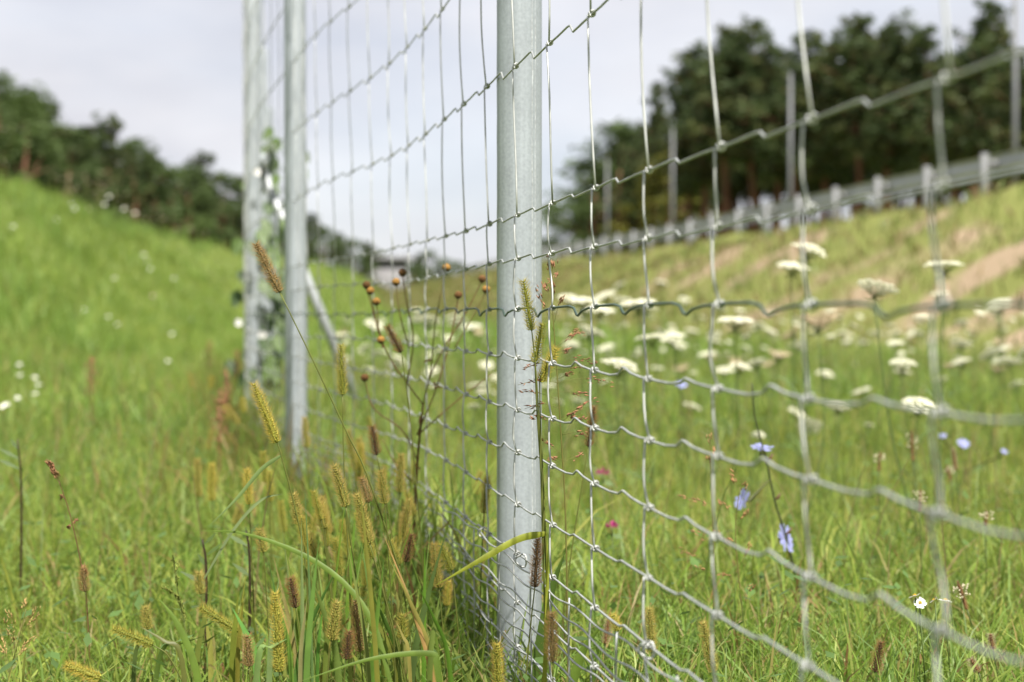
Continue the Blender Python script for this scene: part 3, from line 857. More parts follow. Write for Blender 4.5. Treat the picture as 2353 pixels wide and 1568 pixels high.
# ------------------------------------------------------------------ foxtail grasses
def ground_pt(x, y): return np.array([x, y, tz(x, y)])
def seed_head(P0, P1, rad, colA, colB, bris, sag=0.0, blen=0.0056):
    """spikelets and bristles along the axis P0 (bottom) -> P1 (tip)"""
    hd, bs = MB(), MB()
    P0, P1 = np.asarray(P0, float), np.asarray(P1, float)
    Lh = np.linalg.norm(P1 - P0)
    ax = (P1 - P0) / Lh
    mid = (P0 + P1) / 2 + np.array([0, 0, sag])
    path = spline([P0, mid, P1], 24)
    s = np.cross(ax, [0, 1, 0.1]); s /= np.linalg.norm(s)
    t2 = np.cross(ax, s)
    hd.tube(path, rad * 0.45 * np.interp(np.linspace(0, 1, 24), [0, 0.1, 0.8, 1], [0.6, 1, 0.9, 0.2]), 6, color=np.array(colA) * 0.6)
    rows = max(8, int(Lh / 0.0022))
    for r in range(rows):
        u = (r + 0.5) / rows
        c = np.array([np.interp(u, np.linspace(0, 1, 24), path[:, q]) for q in range(3)])
        rr = rad * float(np.interp(u, [0, 0.12, 0.75, 1], [0.75, 1.0, 0.9, 0.35]))
        na = 10
        aa = np.arange(na) * 2 * math.pi / na + r * 2.4 + rng.normal(0, 0.15, na)
        for a in aa:
            o = s * math.cos(a) + t2 * math.sin(a)
            k = rr * rng.uniform(0.62, 0.9)
            cc = c + o * k
            d1 = ax * 0.85 + o * 0.55; d1 /= np.linalg.norm(d1)
            d2 = np.cross(d1, o); d2 /= np.linalg.norm(d2)
            d3 = np.cross(d1, d2)
            sz = 0.00095 * rng.uniform(0.75, 1.25) * (rad / 0.005)
            V = cc + np.array([d1 * 1.35, -d1 * 1.2, d2 * 0.8, -d2 * 0.8, d3 * 0.7, -d3 * 0.7]) * sz
            cl_ = np.array(colA) * (1 - u) + np.array(colB) * u
            hd.add(V, oct_f, cl_ * rng.uniform(0.72, 1.18))
            for _ in range(3):
                e = cc + (ax * rng.uniform(0.5, 1.0) + o * rng.uniform(0.6, 1.1) + rng.normal(0, 0.2, 3)) * blen * rng.uniform(0.6, 1.15)
                sd_ = np.cross(e - cc, [0, 1, 0]); sd_ = sd_ / (np.linalg.norm(sd_) + 1e-9) * 0.00015
                bs.add(np.array([cc - sd_, cc + sd_, e]), np.array([[0, 1, 2]]), np.array(bris) * rng.uniform(0.75, 1.2))
    return hd, bs
STYLE = {  # spikelet base, spikelet tip, bristles, radius
    'gold': ((0.31, 0.31, 0.06), (0.35, 0.31, 0.08), (0.56, 0.41, 0.12), 0.0050),
    'green': ((0.27, 0.30, 0.045), (0.31, 0.31, 0.05), (0.50, 0.42, 0.09), 0.0045),
    'yellow': ((0.38, 0.38, 0.06), (0.42, 0.38, 0.07), (0.66, 0.50, 0.11), 0.0050),
    'brown': ((0.27, 0.20, 0.08), (0.30, 0.20, 0.08), (0.46, 0.28, 0.11), 0.0048),
    'dark': ((0.10, 0.062, 0.03), (0.15, 0.085, 0.03), (0.36, 0.19, 0.08), 0.0044),
}
def foxtail(top, bot, d, style, label, pts=None, stem_r=0.0007, leaf=None, group=None, rad=1.0, dtop=None, stemcol=(0.16, 0.18, 0.04)):
    """head from bot to top (print positions at distance d), stem bowing down to the ground"""
    P1 = at(top[0], top[1], dtop or d); P0 = at(bot[0], bot[1], d)
    dirv = P0 - P1; dirv /= np.linalg.norm(dirv)
    Q = [P0]
    for p in (pts or []):
        Q.append(at(p[0], p[1], p[2] if len(p) > 2 else d))
    last = Q[-1]
    dv = (Q[-1] - Q[-2]) if len(Q) > 1 else dirv * 0.05
    dv = dv / np.linalg.norm(dv)
    drop = max(last[2], 0.03)
    lat = np.clip(np.array([dv[0], dv[1]]) * 0.6, -0.35, 0.35) * drop
    g_ = np.array([last[0] + lat[0], last[1] + lat[1] + 0.01, 0.0]); g_[2] = tz(g_[0], g_[1]) - 0.01
    Q.append((last + g_) / 2 + np.array([lat[0] * 0.15, 0, 0.0])); Q.append(g_)
    b_ = (float(g_[0]), float(g_[1]), float(g_[2] + 0.01))
    t_ = thing("foxtail_stalk", label, "foxtail", b_, group)
    A, B_, br_, rd = STYLE[style]
    hd, bs = seed_head(P0, P1, rd * rad, A, B_, br_)
    h_ = obj("seed_head", hd, M['spike'], t_, b_)
    obj("bristles", bs, M['bristle'], h_, b_)
    ms = MB(); ms.tube(spline(Q, 20), np.linspace(stem_r * 0.8, stem_r * 1.5, 20), 5, color=np.array(stemcol))
    obj("stem", ms, M['leaf'], t_, b_, True)
    for lf in (leaf or []):
        blade(lf, t_, b_)
    return t_
def blade(lf, parent, base_):
    """lf = (list of (x, y, d)), max width, colour, side"""
    P = spline([at(*p) for p in lf[0]], 18)
    u = np.linspace(0, 1, 18)
    wd = lf[1] * np.interp(u, [0, 0.15, 0.6, 1], [0.55, 1.0, 0.8, 0.03])
    ml = MB(); ml.ribbon(P, wd, lf[3] if len(lf) > 3 else (0.3, 0.2, 0.9), np.array(lf[2]), 0.18)
    return obj("leaf", ml, M['leaf'], parent, base_, True)
LG, YG, DG, OR = (0.13, 0.20, 0.03), (0.26, 0.29, 0.03), (0.07, 0.12, 0.02), (0.36, 0.22, 0.07)
fx = [
 ((588, 560), (643, 672), 1.50, 'brown', "tallest foxtail leaning left in front of the second post", [(720, 830), (800, 1000), (850, 1110)], 'b'),
 ((583, 882), (637, 1018), 1.48, 'yellow', "bright yellow foxtail arching left over the grass beside the second post's foot", [(650, 1060), (690, 1220), (712, 1380)], None),
 ((783, 793), (787, 908), 1.62, 'green', "upright green foxtail just right of the second post, below the slanting brace", [(790, 1050), (797, 1200)], None),
 ((890, 750), (922, 810), 1.78, 'dark', "small dark foxtail head tilted left among the brown button flowers", [(935, 900), (950, 1040)], None),
 ((768, 1070), (795, 1165), 1.50, 'gold', "golden foxtail behind the biggest pair in the tuft left of the near post", [(806, 1240), (820, 1340)], None),
 ((820, 1135), (850, 1250), 1.46, 'gold', "plump golden foxtail in the middle of the tuft left of the near post", [(875, 1340), (910, 1470)], None),
 ((832, 1098), (848, 1155), 1.55, 'brown', "small brown foxtail head touching the plump golden one", [(856, 1220), (880, 1330)], None),
 ((855, 980), (866, 1046), 1.65, 'dark', "thin dark foxtail standing highest of the tuft left of the near post", [(885, 1140), (905, 1260)], None),
 ((674, 1135), (688, 1205), 1.55, 'gold', "golden foxtail left of the tuft, below the arching yellow one", [(700, 1270), (705, 1340)], None),
 ((730, 1150), (746, 1215), 1.60, 'gold', "blurred golden foxtail between the arching yellow one and the plump one", [(755, 1300)], None),
 ((708, 1228), (726, 1278), 1.62, 'gold', "short brown gold foxtail low in the tuft's left half", [(735, 1350)], None),
 ((597, 1215), (606, 1270), 1.62, 'gold', "stubby golden foxtail alone at the tuft's left edge", [(610, 1330)], None),
 ((667, 1328), (680, 1397), 1.48, 'dark', "stubby dark foxtail above the big yellow one at the bottom", [(690, 1460)], None),
 ((632, 1362), (642, 1545), 1.38, 'yellow', "longest bright yellow foxtail standing at the bottom edge", None, None),
 ((775, 1383), (762, 1472), 1.42, 'gold', "hairy golden foxtail low in the tuft, left of two others", [(755, 1530)], None),
 ((815, 1380), (828, 1498), 1.42, 'brown', "long hairy brown foxtail low in the tuft beside a red stem", None, None),
 ((803, 1450), (795, 1516), 1.36, 'dark', "short dark foxtail at the bottom between two hairy brown ones", None, None),
 ((946, 1228), (932, 1292), 1.60, 'dark', "dark green foxtail leaning right beside the apron mesh", [(925, 1350)], None),
 ((940, 1148), (926, 1232), 1.72, 'gold', "blurred yellow foxtail above the dark green one by the apron mesh", [(920, 1300)], None),
 ((1013, 1250), (1038, 1312), 1.55, 'green', "short green foxtail in front of the apron mesh left of the near post", [(1046, 1380)], None),
 ((922, 1045), (918, 1132), 1.80, 'gold', "blurred golden foxtail beside the dark red stem", [(915, 1220)], None),
 ((1203, 645), (1222, 760), 1.42, 'green', "slender green foxtail across the near post at the dark green wire", [(1232, 860), (1240, 1000), (1245, 1150)], None),
 ((1246, 745), (1229, 835), 1.44, 'green', "green foxtail leaning right at the near post's right edge", [(1234, 950), (1245, 1120)], None),
 ((1278, 800), (1240, 878), 1.46, 'yellow', "pale feathery foxtail leaning right beside the near post", [(1242, 980), (1250, 1150)], None),
 ((1236, 1238), (1229, 1350), 1.42, 'dark', "dark brown foxtail standing sharp against the near post's foot", [(1220, 1430), (1208, 1560)], None),
 ((1142, 1480), (1147, 1580), 1.40, 'yellow', "yellow green foxtail at the bottom edge before the near post", None, None),
 ((1268, 1408), (1270, 1522), 1.30, 'brown', "blurred brown foxtail at the bottom right of the near post", None, None),
 ((1365, 935), (1352, 1027), 1.66, 'dark', "brown foxtail on a long slanting stem right of the near post", [(1335, 1130), (1310, 1290)], None),
 ((1616, 1430), (1640, 1545), 1.5, 'gold', "golden foxtail at the bottom, behind the mesh right of the near post", None, None),
 ((2025, 1475), (2010, 1545), 1.5, 'dark', "dark brown foxtail at the bottom right behind the mesh", None, None),
 ((1492, 1398), (1497, 1500), 1.5, 'gold', "blurred golden foxtail behind a rusty stay wire", None, None),
 ((1408, 1412), (1420, 1450), 1.55, 'yellow', "small yellow foxtail low behind the mesh", None, None),
 ((460, 1395), (548, 1452), 1.50, 'green', "nodding green foxtail at the bottom, left of the big yellow one", [(585, 1500), (600, 1560)], None),
 ((258, 1445), (352, 1482), 1.45, 'green', "nodding green foxtail at the lower left, its tip pointing left", [(395, 1520)], None),
 ((335, 1394), (340, 1447), 1.62, 'gold', "stubby golden brown foxtail above the nodding green one at lower left", [(345, 1500)], None),
 ((456, 1314), (462, 1366), 1.66, 'gold', "small upright foxtail above the nodding green pair", [(466, 1420)], None),
 ((190, 1304), (196, 1360), 1.60, 'brown', "brown foxtail at lower left, touching a tall thin stalk", [(200, 1440)], None),
 ((568, 1460), (573, 1532), 1.40, 'brown', "pinkish brown foxtail at the bottom left of the big yellow one", None, None),
 ((150, 1528), (232, 1560), 1.34, 'yellow', "yellow foxtail lying almost flat at the bottom left edge", [(270, 1590)], None),
 ((924, 1412), (926, 1470), 1.50, 'green', "small green foxtail low before the apron mesh", None, None),
 ((1120, 1095), (1112, 1180), 1.75, 'gold', "blurred golden foxtail behind the mesh left of the near post", [(1108, 1260)], None),
 ((700, 960), (704, 1030), 2.3, 'gold', "blurred foxtail at the second post's foot", [(708, 1100)], None),
]
for top, bot, d, st, lab, pts, lf in fx:
    leaves = []
    if lab.startswith("bright yellow"):
        leaves = [([(645, 1048, 1.48), (600, 1080, 1.47), (545, 1145, 1.46), (478, 1212, 1.45)], 0.0042, (0.14, 0.20, 0.06))]
    foxtail(top, bot, d, st, lab, pts, leaf=leaves, rad=0.92, group="foxtails along the fence")
# more foxtails further along the fence foot, blurred
random.seed(9)
for q in range(30):
    d = random.uniform(1.9, 4.6)
    xf = float(fence_x(d)) + random.gauss(-0.10, 0.09)
    z1 = random.uniform(0.14, 0.30); hl = random.uniform(0.03, 0.06)
    px = CX + xf / d * FPX; py = CY - 57 - (z1 - CAMZ) / d * FPX
    dx = random.gauss(0, 12)
    foxtail((px - dx, py), (px, py + hl / d * FPX), d, random.choice(('gold', 'green', 'gold', 'yellow')), "blurred golden foxtail in the row along the fence foot toward the second post", [(px + 4, py + hl / d * FPX + 40)], group="distant foxtails along the fence", rad=0.95)

random.seed(19)
for q in range(28):
    px = random.uniform(560, 1060); d = random.uniform(1.45, 2.0)
    py = random.uniform(1040, 1380); hl = random.uniform(0.022, 0.045); dx = random.gauss(6, 14)
    foxtail((px - dx, py), (px, py + hl / d * FPX), d, random.choice(('green', 'green', 'yellow', 'gold', 'green')), "slender young foxtail spike scattered through the tuft left of the near post", [(px + dx * 0.5, py + hl / d * FPX + 60)], group="slender foxtails in the tuft", rad=random.uniform(0.55, 0.8), stem_r=0.0006)
# ------------------------------------------------------------------ long single blades in the tuft
def grass_plant(label, blades, group="long bladed grasses in the fence tuft", name="grass_plant"):
    b0 = at(*blades[0][0][0])
    gpt = ground_pt(b0[0], b0[1])
    t_ = thing(name, label, "grass", gpt, group)
    for bl in blades: blade(bl, t_, gpt)
    return t_
grass_plant("yellow green blade folded sideways across the near post's foot", [([(1246, 1640, 1.42), (1254, 1500, 1.42), (1258, 1330, 1.42), (1257, 1228, 1.42)], 0.0045, YG, (1, 0, 0)), ([(1257, 1226, 1.42), (1190, 1240, 1.41), (1100, 1290, 1.40), (1000, 1346, 1.38)], 0.0068, YG)])
grass_plant("long pale blade sweeping left to right across the tuft", [([(905, 1600, 1.44), (860, 1440, 1.45), (790, 1340, 1.46), (690, 1272, 1.47), (560, 1226, 1.48), (455, 1220, 1.50)], 0.0058, LG)])
grass_plant("bent blade with a brown tip at lower left", [([(470, 1640, 1.48), (445, 1520, 1.48), (405, 1430, 1.48), (362, 1372, 1.48)], 0.0075, LG)])
grass_plant("broad blade arching over the bottom edge left of the near post", [([(1020, 1640, 1.36), (1005, 1530, 1.36), (985, 1502, 1.36), (850, 1515, 1.35), (690, 1566, 1.34)], 0.0062, LG)])
grass_plant("dry orange blade slanting down to the bottom edge", [([(1010, 1640, 1.38), (985, 1520, 1.39), (945, 1390, 1.40), (880, 1225, 1.42)], 0.0042, OR)])
grass_plant("wide dark leaf right of the near post's foot", [([(1225, 1640, 1.55), (1245, 1480, 1.55), (1268, 1360, 1.55), (1299, 1268, 1.55)], 0.014, DG, (0.9, 0.4, 0))])
grass_plant("long arching straw blade behind the mesh at lower right", [([(1660, 1640, 2.0), (1690, 1505, 2.0), (1760, 1430, 2.0), (1850, 1408, 2.0), (1945, 1402, 2.0)], 0.0060, (0.28, 0.26, 0.06))])
grass_plant("pale blade rising behind the tuft toward the arching foxtail", [([(470, 1330, 1.50), (540, 1215, 1.50), (600, 1150, 1.50), (650, 1135, 1.50)], 0.0040, (0.17, 0.22, 0.09))])
grass_plant("broad green leaf at the bottom right of the near post", [([(1290, 1660, 1.45), (1320, 1560, 1.45), (1345, 1490, 1.45), (1390, 1430, 1.45)], 0.012, LG, (0.9, 0.4, 0))])
rb = random.Random(3)
for q in range(80):
    px = rb.choice((rb.uniform(620, 1000), rb.uniform(330, 1000)))
    d = rb.uniform(1.34, 1.72)
    top = rb.uniform(1100, 1450) if 640 < px < 1050 else rb.uniform(1280, 1480)
    dx = rb.gauss(0, 60)
    c = tuple(v * rb.uniform(0.8, 1.25) for v in rb.choice((LG, (0.15, 0.23, 0.045), (0.16, 0.22, 0.03), (0.10, 0.16, 0.03), (0.22, 0.26, 0.05), (0.26, 0.25, 0.07), (0.19, 0.26, 0.08))))
    wh = "left end of the tuft" if px < 640 else "tuft's left half" if px < 800 else "tuft's right half" if px < 960 else "tuft right beside the near post"
    tn = "yellowish" if c[0] > 0.2 else "dark green" if c[1] < 0.18 else "fresh green"
    ln = "tall" if top < 1220 else "half tall" if top < 1340 else "short"
    grass_plant(f"{ln} upright {tn} blade in the {wh}", [([(px + dx * 0.6, 1660, d), (px + dx * 0.4, 1500, d), (px, (1500 + top) / 2, d), (px - dx * 0.5, top, d)], rb.uniform(0.0028, 0.0072), c, (rb.uniform(0.4, 1), rb.uniform(-0.6, 0.6), 0))], "upright blades in the tuft")

# ------------------------------------------------------------------ dry plant with round brown buttons
b0 = at(955, 1500, 2.05); gp = ground_pt(b0[0], b0[1])
dp = thing("dry_button_plant", "dry branching plant with round brown button heads in front of the mesh", "plant", gp)
DS = (0.13, 0.055, 0.025)
def stalk(parent, pts, r0, r1, c, bs, name="stem"):
    ms = MB(); P = spline([at(*p) for p in pts], 6 * len(pts)); ms.tube(P, np.linspace(r0, r1, len(P)), 5, color=np.array(c))
    return obj(name, ms, M['leaf'], parent, bs, True)
stalk(dp, [(948, 1640, 2.05), (950, 1300, 2.05), (958, 1080, 2.06), (972, 930, 2.06)], 0.0024, 0.0014, DS, gp)
twigs = [([(972, 930), (935, 880), (900, 830), (870, 765), (850, 690), (842, 668)], (842, 655), 'b'), ([(870, 765), (868, 720), (865, 702)], (865, 693), 'o'), ([(880, 785), (866, 740), (852, 680)], (851, 668), 'o'),
 ([(972, 930), (990, 850), (998, 760), (1010, 690), (1024, 625)], (1026, 615), 'o'), ([(958, 1000), (1000, 900), (1030, 800), (1045, 730), (1052, 690)], (1053, 678), 'b'),
 ([(985, 870), (1020, 800), (1070, 720), (1104, 652)], (1108, 641), 'b'), ([(1045, 800), (1085, 730), (1112, 680)], (1117, 665), 'o'), ([(960, 1060), (925, 990), (860, 940), (840, 880)], (838, 868), 'b'),
 ([(900, 830), (884, 800), (876, 790)], (875, 781), 'o'), ([(935, 880), (950, 780), (935, 700), (926, 640)], (925, 627), 'b'), ([(940, 800), (918, 720), (911, 660)], (910, 648), 'o'),
 ([(960, 1000), (1040, 930), (1090, 890), (1130, 860)], None, None), ([(950, 1110), (905, 1060), (880, 1010)], None, None)]
def button(parent, p, r, kind):
    c = at(p[0], p[1], 2.06)
    cc = {'b': (0.17, 0.085, 0.03), 'o': (0.42, 0.23, 0.06)}[kind]
    mh = MB()
    n_ = 120
    k = np.arange(n_) + 0.5
    ph = np.arccos(1 - 1.55 * k / n_); tt = math.pi * (1 + 5 ** 0.5) * k
    D = np.stack([np.cos(tt) * np.sin(ph), np.sin(tt) * np.sin(ph), np.cos(ph)], 1)
    for dv in D:
        V = c + dv * r * 0.8 * np.array([1, 1, 0.92]) + oct_v * r * 0.2 * rng.uniform(0.8, 1.2)
        mh.add(V, oct_f, np.array(cc) * rng.uniform(0.75, 1.25))
    # cup of bracts below
    a = np.arange(12) * 2 * math.pi / 12
    V = np.concatenate([np.stack([np.cos(a) * q_, np.sin(a) * q_, np.full(12, z_)], 1) * r + c for q_, z_ in ((0.92, -0.1), (0.75, -0.62), (0.25, -1.0))])
    i = np.arange(2)[:, None] * 12; j = np.arange(12)[None, :]; j2 = (j + 1) % 12
    mh.add(V, np.stack([i + j, i + j2, i + 12 + j2, i + 12 + j], -1).reshape(-1, 4), np.array((0.09, 0.055, 0.03)))
    return obj("button_head", mh, M['spike'], parent, gp)
for pts, hp, kd in twigs:
    stalk(dp, [(x, y, 2.06) for x, y in pts] + ([(hp[0], hp[1] + 8, 2.06)] if hp else []), 0.0010, 0.0006, (0.16, 0.08, 0.035) if kd != 'o' else (0.17, 0.13, 0.04), gp, "twig")
    if hp: button(dp, hp, 0.0056, kd)
for (x, y) in ((990, 830), (1000, 890), (960, 1075), (880, 800), (965, 960), (945, 1170)):
    ml = MB(); p = at(x, y, 2.055)
    for q in range(3):
        e = p + np.array([rng.normal(0, 0.007), rng.normal(0, 0.005), rng.normal(0.001, 0.006)])
        ml.ribbon(np.array([p, (p + e) / 2 + np.array([0, 0, 0.002]), e]), [0.001, 0.003, 0.0006], (0.5, 0.2, 0.8), np.array((0.18, 0.07, 0.03)))
    obj("withered_leaf", ml, M['leaf'], dp, gp)

# ------------------------------------------------------------------ fine red brown panicle grasses
def panicle(label, axis, branches, d, c_sp, c_st, sps=5, sz=0.0024, group="fine panicle grasses"):
    P = [at(x, y, d) for x, y in axis]
    g0 = ground_pt(P[0][0], P[0][1])
    t_ = thing("panicle_stalk", label, "seed stalk", g0, group)
    ax_ = spline([g0] + P, 30)
    ms = MB(); ms.tube(ax_, np.linspace(0.0011, 0.0004, 30), 5, color=np.array(c_st)); obj("stem", ms, M['leaf'], t_, g0, True)
    for (x0, y0, x1, y1) in branches:
        a, b_ = at(x0, y0, d), at(x1, y1, d + random.uniform(-0.03, 0.03))
        mid = (a + b_) / 2 + np.array([0, 0, 0.006 * random.uniform(-0.3, 1)])
        path = spline([a, mid, b_], 10)
        mt = MB(); mt.tube(path, 0.00022, 3, color=np.array(c_st)); bro = obj("branchlet", mt, M['leaf'], t_, g0)
        mp_ = MB()
        for q in range(sps * 2):
            u = random.uniform(0.45, 1.0)
            p = np.array([np.interp(u, np.linspace(0, 1, 10), path[:, k]) for k in range(3)])
            dr = (b_ - a) / (np.linalg.norm(b_ - a) + 1e-9) + np.array([random.gauss(0, .25), random.gauss(0, .25), random.gauss(0.0, .25)])
            dr /= np.linalg.norm(dr)
            s1 = np.cross(dr, [0.2, 1, 0.1]); s1 /= np.linalg.norm(s1); s2 = np.cross(dr, s1)
            p = p + s1 * random.gauss(0, 0.0014)
            V = p + np.array([dr * 1.5, -dr * 1.1, s1 * 0.24, -s1 * 0.24, s2 * 0.24, -s2 * 0.24]) * sz * random.uniform(0.8, 1.3)
            mp_.add(V, oct_f, np.array(c_sp) * random.uniform(0.7, 1.4))
        obj("spikelets", mp_, M['spike'], bro, g0)
    return t_
random.seed(31)
RB = (0.30, 0.14, 0.08)
panicle("red brown feathery grass standing right of the near post", [(1305, 1560), (1300, 1200), (1288, 980), (1276, 800), (1262, 600)],
 [(1264, 640, 1258, 590), (1266, 660, 1272, 600), (1268, 700, 1245, 650), (1270, 690, 1275, 650), (1272, 760, 1230, 660), (1274, 740, 1295, 680), (1276, 800, 1330, 758), (1276, 800, 1345, 765), (1280, 840, 1375, 832), (1282, 850, 1370, 835), (1282, 850, 1205, 848), (1284, 880, 1405, 882), (1286, 900, 1350, 905),
  (1284, 880, 1190, 885), (1286, 920, 1195, 900), (1290, 960, 1375, 915), (1290, 960, 1340, 935), (1288, 940, 1205, 940), (1290, 980, 1215, 960), (1292, 1000, 1345, 960), (1292, 1000, 1350, 1000), (1294, 1050, 1240, 1010), (1296, 1060, 1260, 1055), (1296, 1060, 1340, 1040), (1280, 820, 1310, 805), (1284, 870, 1320, 855), (1290, 970, 1320, 950), (1268, 680, 1262, 630), (1266, 665, 1280, 630)], 1.47, RB, (0.20, 0.19, 0.05), 5, 0.0023)
panicle("pale red panicle grass behind the mesh below the blue flowers", [(1715, 1500), (1700, 1350), (1690, 1220), (1700, 1120)],
 [(1700, 1200, 1650, 1150), (1695, 1230, 1720, 1170), (1697, 1260, 1640, 1220), (1700, 1300, 1730, 1240), (1700, 1150, 1680, 1080), (1700, 1160, 1715, 1110), (1697, 1250, 1665, 1245), (1702, 1340, 1650, 1320), (1704, 1380, 1740, 1340)], 1.75, (0.36, 0.19, 0.09), (0.22, 0.2, 0.06), 4, 0.0028)
panicle("thin panicle grass rising behind the mesh at a knot", [(1640, 1568), (1640, 1300), (1636, 1120), (1632, 1010)],
 [(1633, 1050, 1630, 1000), (1634, 1080, 1640, 1030), (1636, 1100, 1628, 1050), (1637, 1160, 1560, 1140), (1638, 1180, 1600, 1150), (1639, 1250, 1590, 1220), (1640, 1300, 1560, 1265), (1640, 1320, 1600, 1300)], 1.75, (0.36, 0.20, 0.10), (0.22, 0.2, 0.06), 4, 0.0026)
panicle("straw coloured branching panicle at the bottom left corner", [(8, 1650), (20, 1560), (40, 1480), (60, 1400)],
 [(42, 1470, 88, 1392), (44, 1460, 90, 1410), (40, 1480, 20, 1400), (46, 1440, 60, 1378), (30, 1520, 78, 1465), (28, 1530, 60, 1490), (24, 1545, 5, 1460), (22, 1550, -5, 1480), (30, 1510, 10, 1420), (35, 1500, 30, 1450)], 1.5, (0.38, 0.25, 0.10), (0.24, 0.24, 0.07), 6, 0.0021)
panicle("green barnyard grass spike at the bottom, left of the nodding foxtails", [(440, 1640), (438, 1520), (420, 1420), (405, 1340), (400, 1278)],
 [(403, 1330, 398, 1275), (406, 1345, 405, 1290), (410, 1370, 404, 1310), (415, 1395, 374, 1350), (412, 1385, 380, 1352), (420, 1410, 402, 1365), (424, 1430, 414, 1380), (428, 1450, 420, 1405)], 1.5, (0.18, 0.20, 0.04), (0.16, 0.2, 0.05), 9, 0.0019)
panicle("brown stalk with dark seed tufts at the far left", [(206, 1560), (200, 1400), (185, 1290), (160, 1180), (135, 1105)],
 [(136, 1108, 110, 1062), (138, 1112, 116, 1072), (140, 1118, 125, 1085), (150, 1150, 138, 1150), (165, 1205, 155, 1212), (165, 1205, 178, 1195), (196, 1350, 190, 1300), (197, 1362, 196, 1310), (130, 1100, 118, 1070), (128, 1095, 112, 1065)], 1.62, (0.24, 0.12, 0.06), (0.18, 0.10, 0.045), 9, 0.0028)

# ------------------------------------------------------------------ wild carrots
def umbel_proto(seed, kind):
    rnd = np.random.default_rng(seed)
    hd, ra = MB(), MB()
    nU = 30
    for q in range(nU):
        rr = math.sqrt((q + 0.5) / nU); aa = q * 2.39996
        zc = {'flat': 0.10 * (1 - rr * rr), 'dome': 0.30 * (1 - rr * rr), 'nest': 0.45 * rr * rr - 0.1}[kind] + rnd.normal(0, 0.025)
        c = np.array([rr * 0.86 * math.cos(aa), rr * 0.86 * math.sin(aa), zc])
        ra.tube(np.array([(0, 0, -0.5), (c[0] * 0.6, c[1] * 0.6, -0.2 + zc * 0.3), c - np.array([0, 0, 0.02])]), 0.012, 3, False, color=(0.13, 0.18, 0.05))
        nf = 17
        for k in range(nf):
            r2 = math.sqrt((k + 0.5) / nf) * 0.17; a2 = k * 2.39996 + q
            p = c + np.array([r2 * math.cos(a2), r2 * math.sin(a2), 0.05 * (1 - (r2 / 0.17) ** 2) + rnd.normal(0, 0.012)])
            s_ = 0.052 * rnd.uniform(0.7, 1.25)
            e1 = np.array([math.cos(a2), math.sin(a2), -0.5 * r2 / 0.17 + rnd.normal(0, 0.25)]) * s_
            e2 = np.array([-math.sin(a2), math.cos(a2), rnd.normal(0, 0.3)]) * s_
            cl_ = np.array((0.80, 0.785, 0.63) if kind != 'nest' else (0.66, 0.52, 0.38)) * rnd.uniform(0.85, 1.1)
            hd.add(np.array([p + e1, p + e2, p - e1, p - e2]), np.array([[0, 1, 2, 3]]), cl_)
    for q in range(9):
        a = q * 0.698
        e = np.array([math.cos(a) * 0.5, math.sin(a) * 0.5, -0.6 - 0.1 * (q % 2)])
        ra.ribbon(np.array([(0, 0, -0.5), e * np.array([0.5, 0.5, 0.95]), e]), [0.03, 0.03, 0.01], (0, 0, 1), (0.10, 0.15, 0.04))
    a_, b_ = hd.mesh("flower_head"), ra.mesh("rays")
    a_.materials.append(M['petal']); b_.materials.append(M['leaf'])
    return a_, b_
UP = [umbel_proto(1, 'flat'), umbel_proto(2, 'dome'), umbel_proto(3, 'nest')]
random.seed(41)
def carrot(px, py, wpx, kind, label, tilt=None, group="wild carrots in the meadow", dia=0.078, d=None):
    d = d or dia * FPX / wpx
    c = at(px, py, d); r = wpx / FPX * d / 2
    bx, by = c[0] + random.gauss(0, 0.05), d + random.gauss(0, 0.05)
    if abs(c[0] - fence_x(d)) < 0.03: pass
    bx = max(bx, float(fence_x(by)) + 0.04) if c[0] > fence_x(d) else bx
    g0 = ground_pt(bx, by)
    t_ = thing("wild_carrot", label, "wildflower", g0, group)
    tl = tilt if tilt is not None else (random.uniform(0.12, 0.5), random.uniform(-0.28, 0.28))
    h_ = obj("flower_head", UP[kind][0], None, t_)
    h_.location = tuple(c - g0); h_.rotation_euler = (tl[0], tl[1], random.uniform(0, 6.28)); h_.scale = (r, r, r * 1.05)
    r_ = obj("rays", UP[kind][1], None, h_)
    rot = h_.rotation_euler.to_matrix()
    nk = c + np.array(rot @ Vector((0, 0, -0.5 * r * 1.05)))
    ms = MB(); ms.tube(spline([g0, (g0 + nk) / 2 + np.array([random.gauss(0, 0.012), 0, 0]), nk], 10), np.linspace(0.0020, 0.0013, 10), 5, color=(0.10, 0.15, 0.04))
    obj("stem", ms, M['leaf'], t_, g0, True)
    for q in range(2):
        z0 = random.uniform(0.2, 0.6); p = g0 + (nk - g0) * z0
        ml = MB()
        for k in range(5):
            e = p + np.array([random.gauss(0, 0.035), random.gauss(0, 0.035), random.uniform(0, 0.05)])
            ml.ribbon(np.array([p, (p + e) / 2 + np.array([0, 0, 0.006]), e]), [0.001, 0.003, 0.0005], (0.5, 0.5, 0.5), (0.10, 0.16, 0.04))
        obj("leaf", ml, M['leaf'], t_, g0)
    return t_
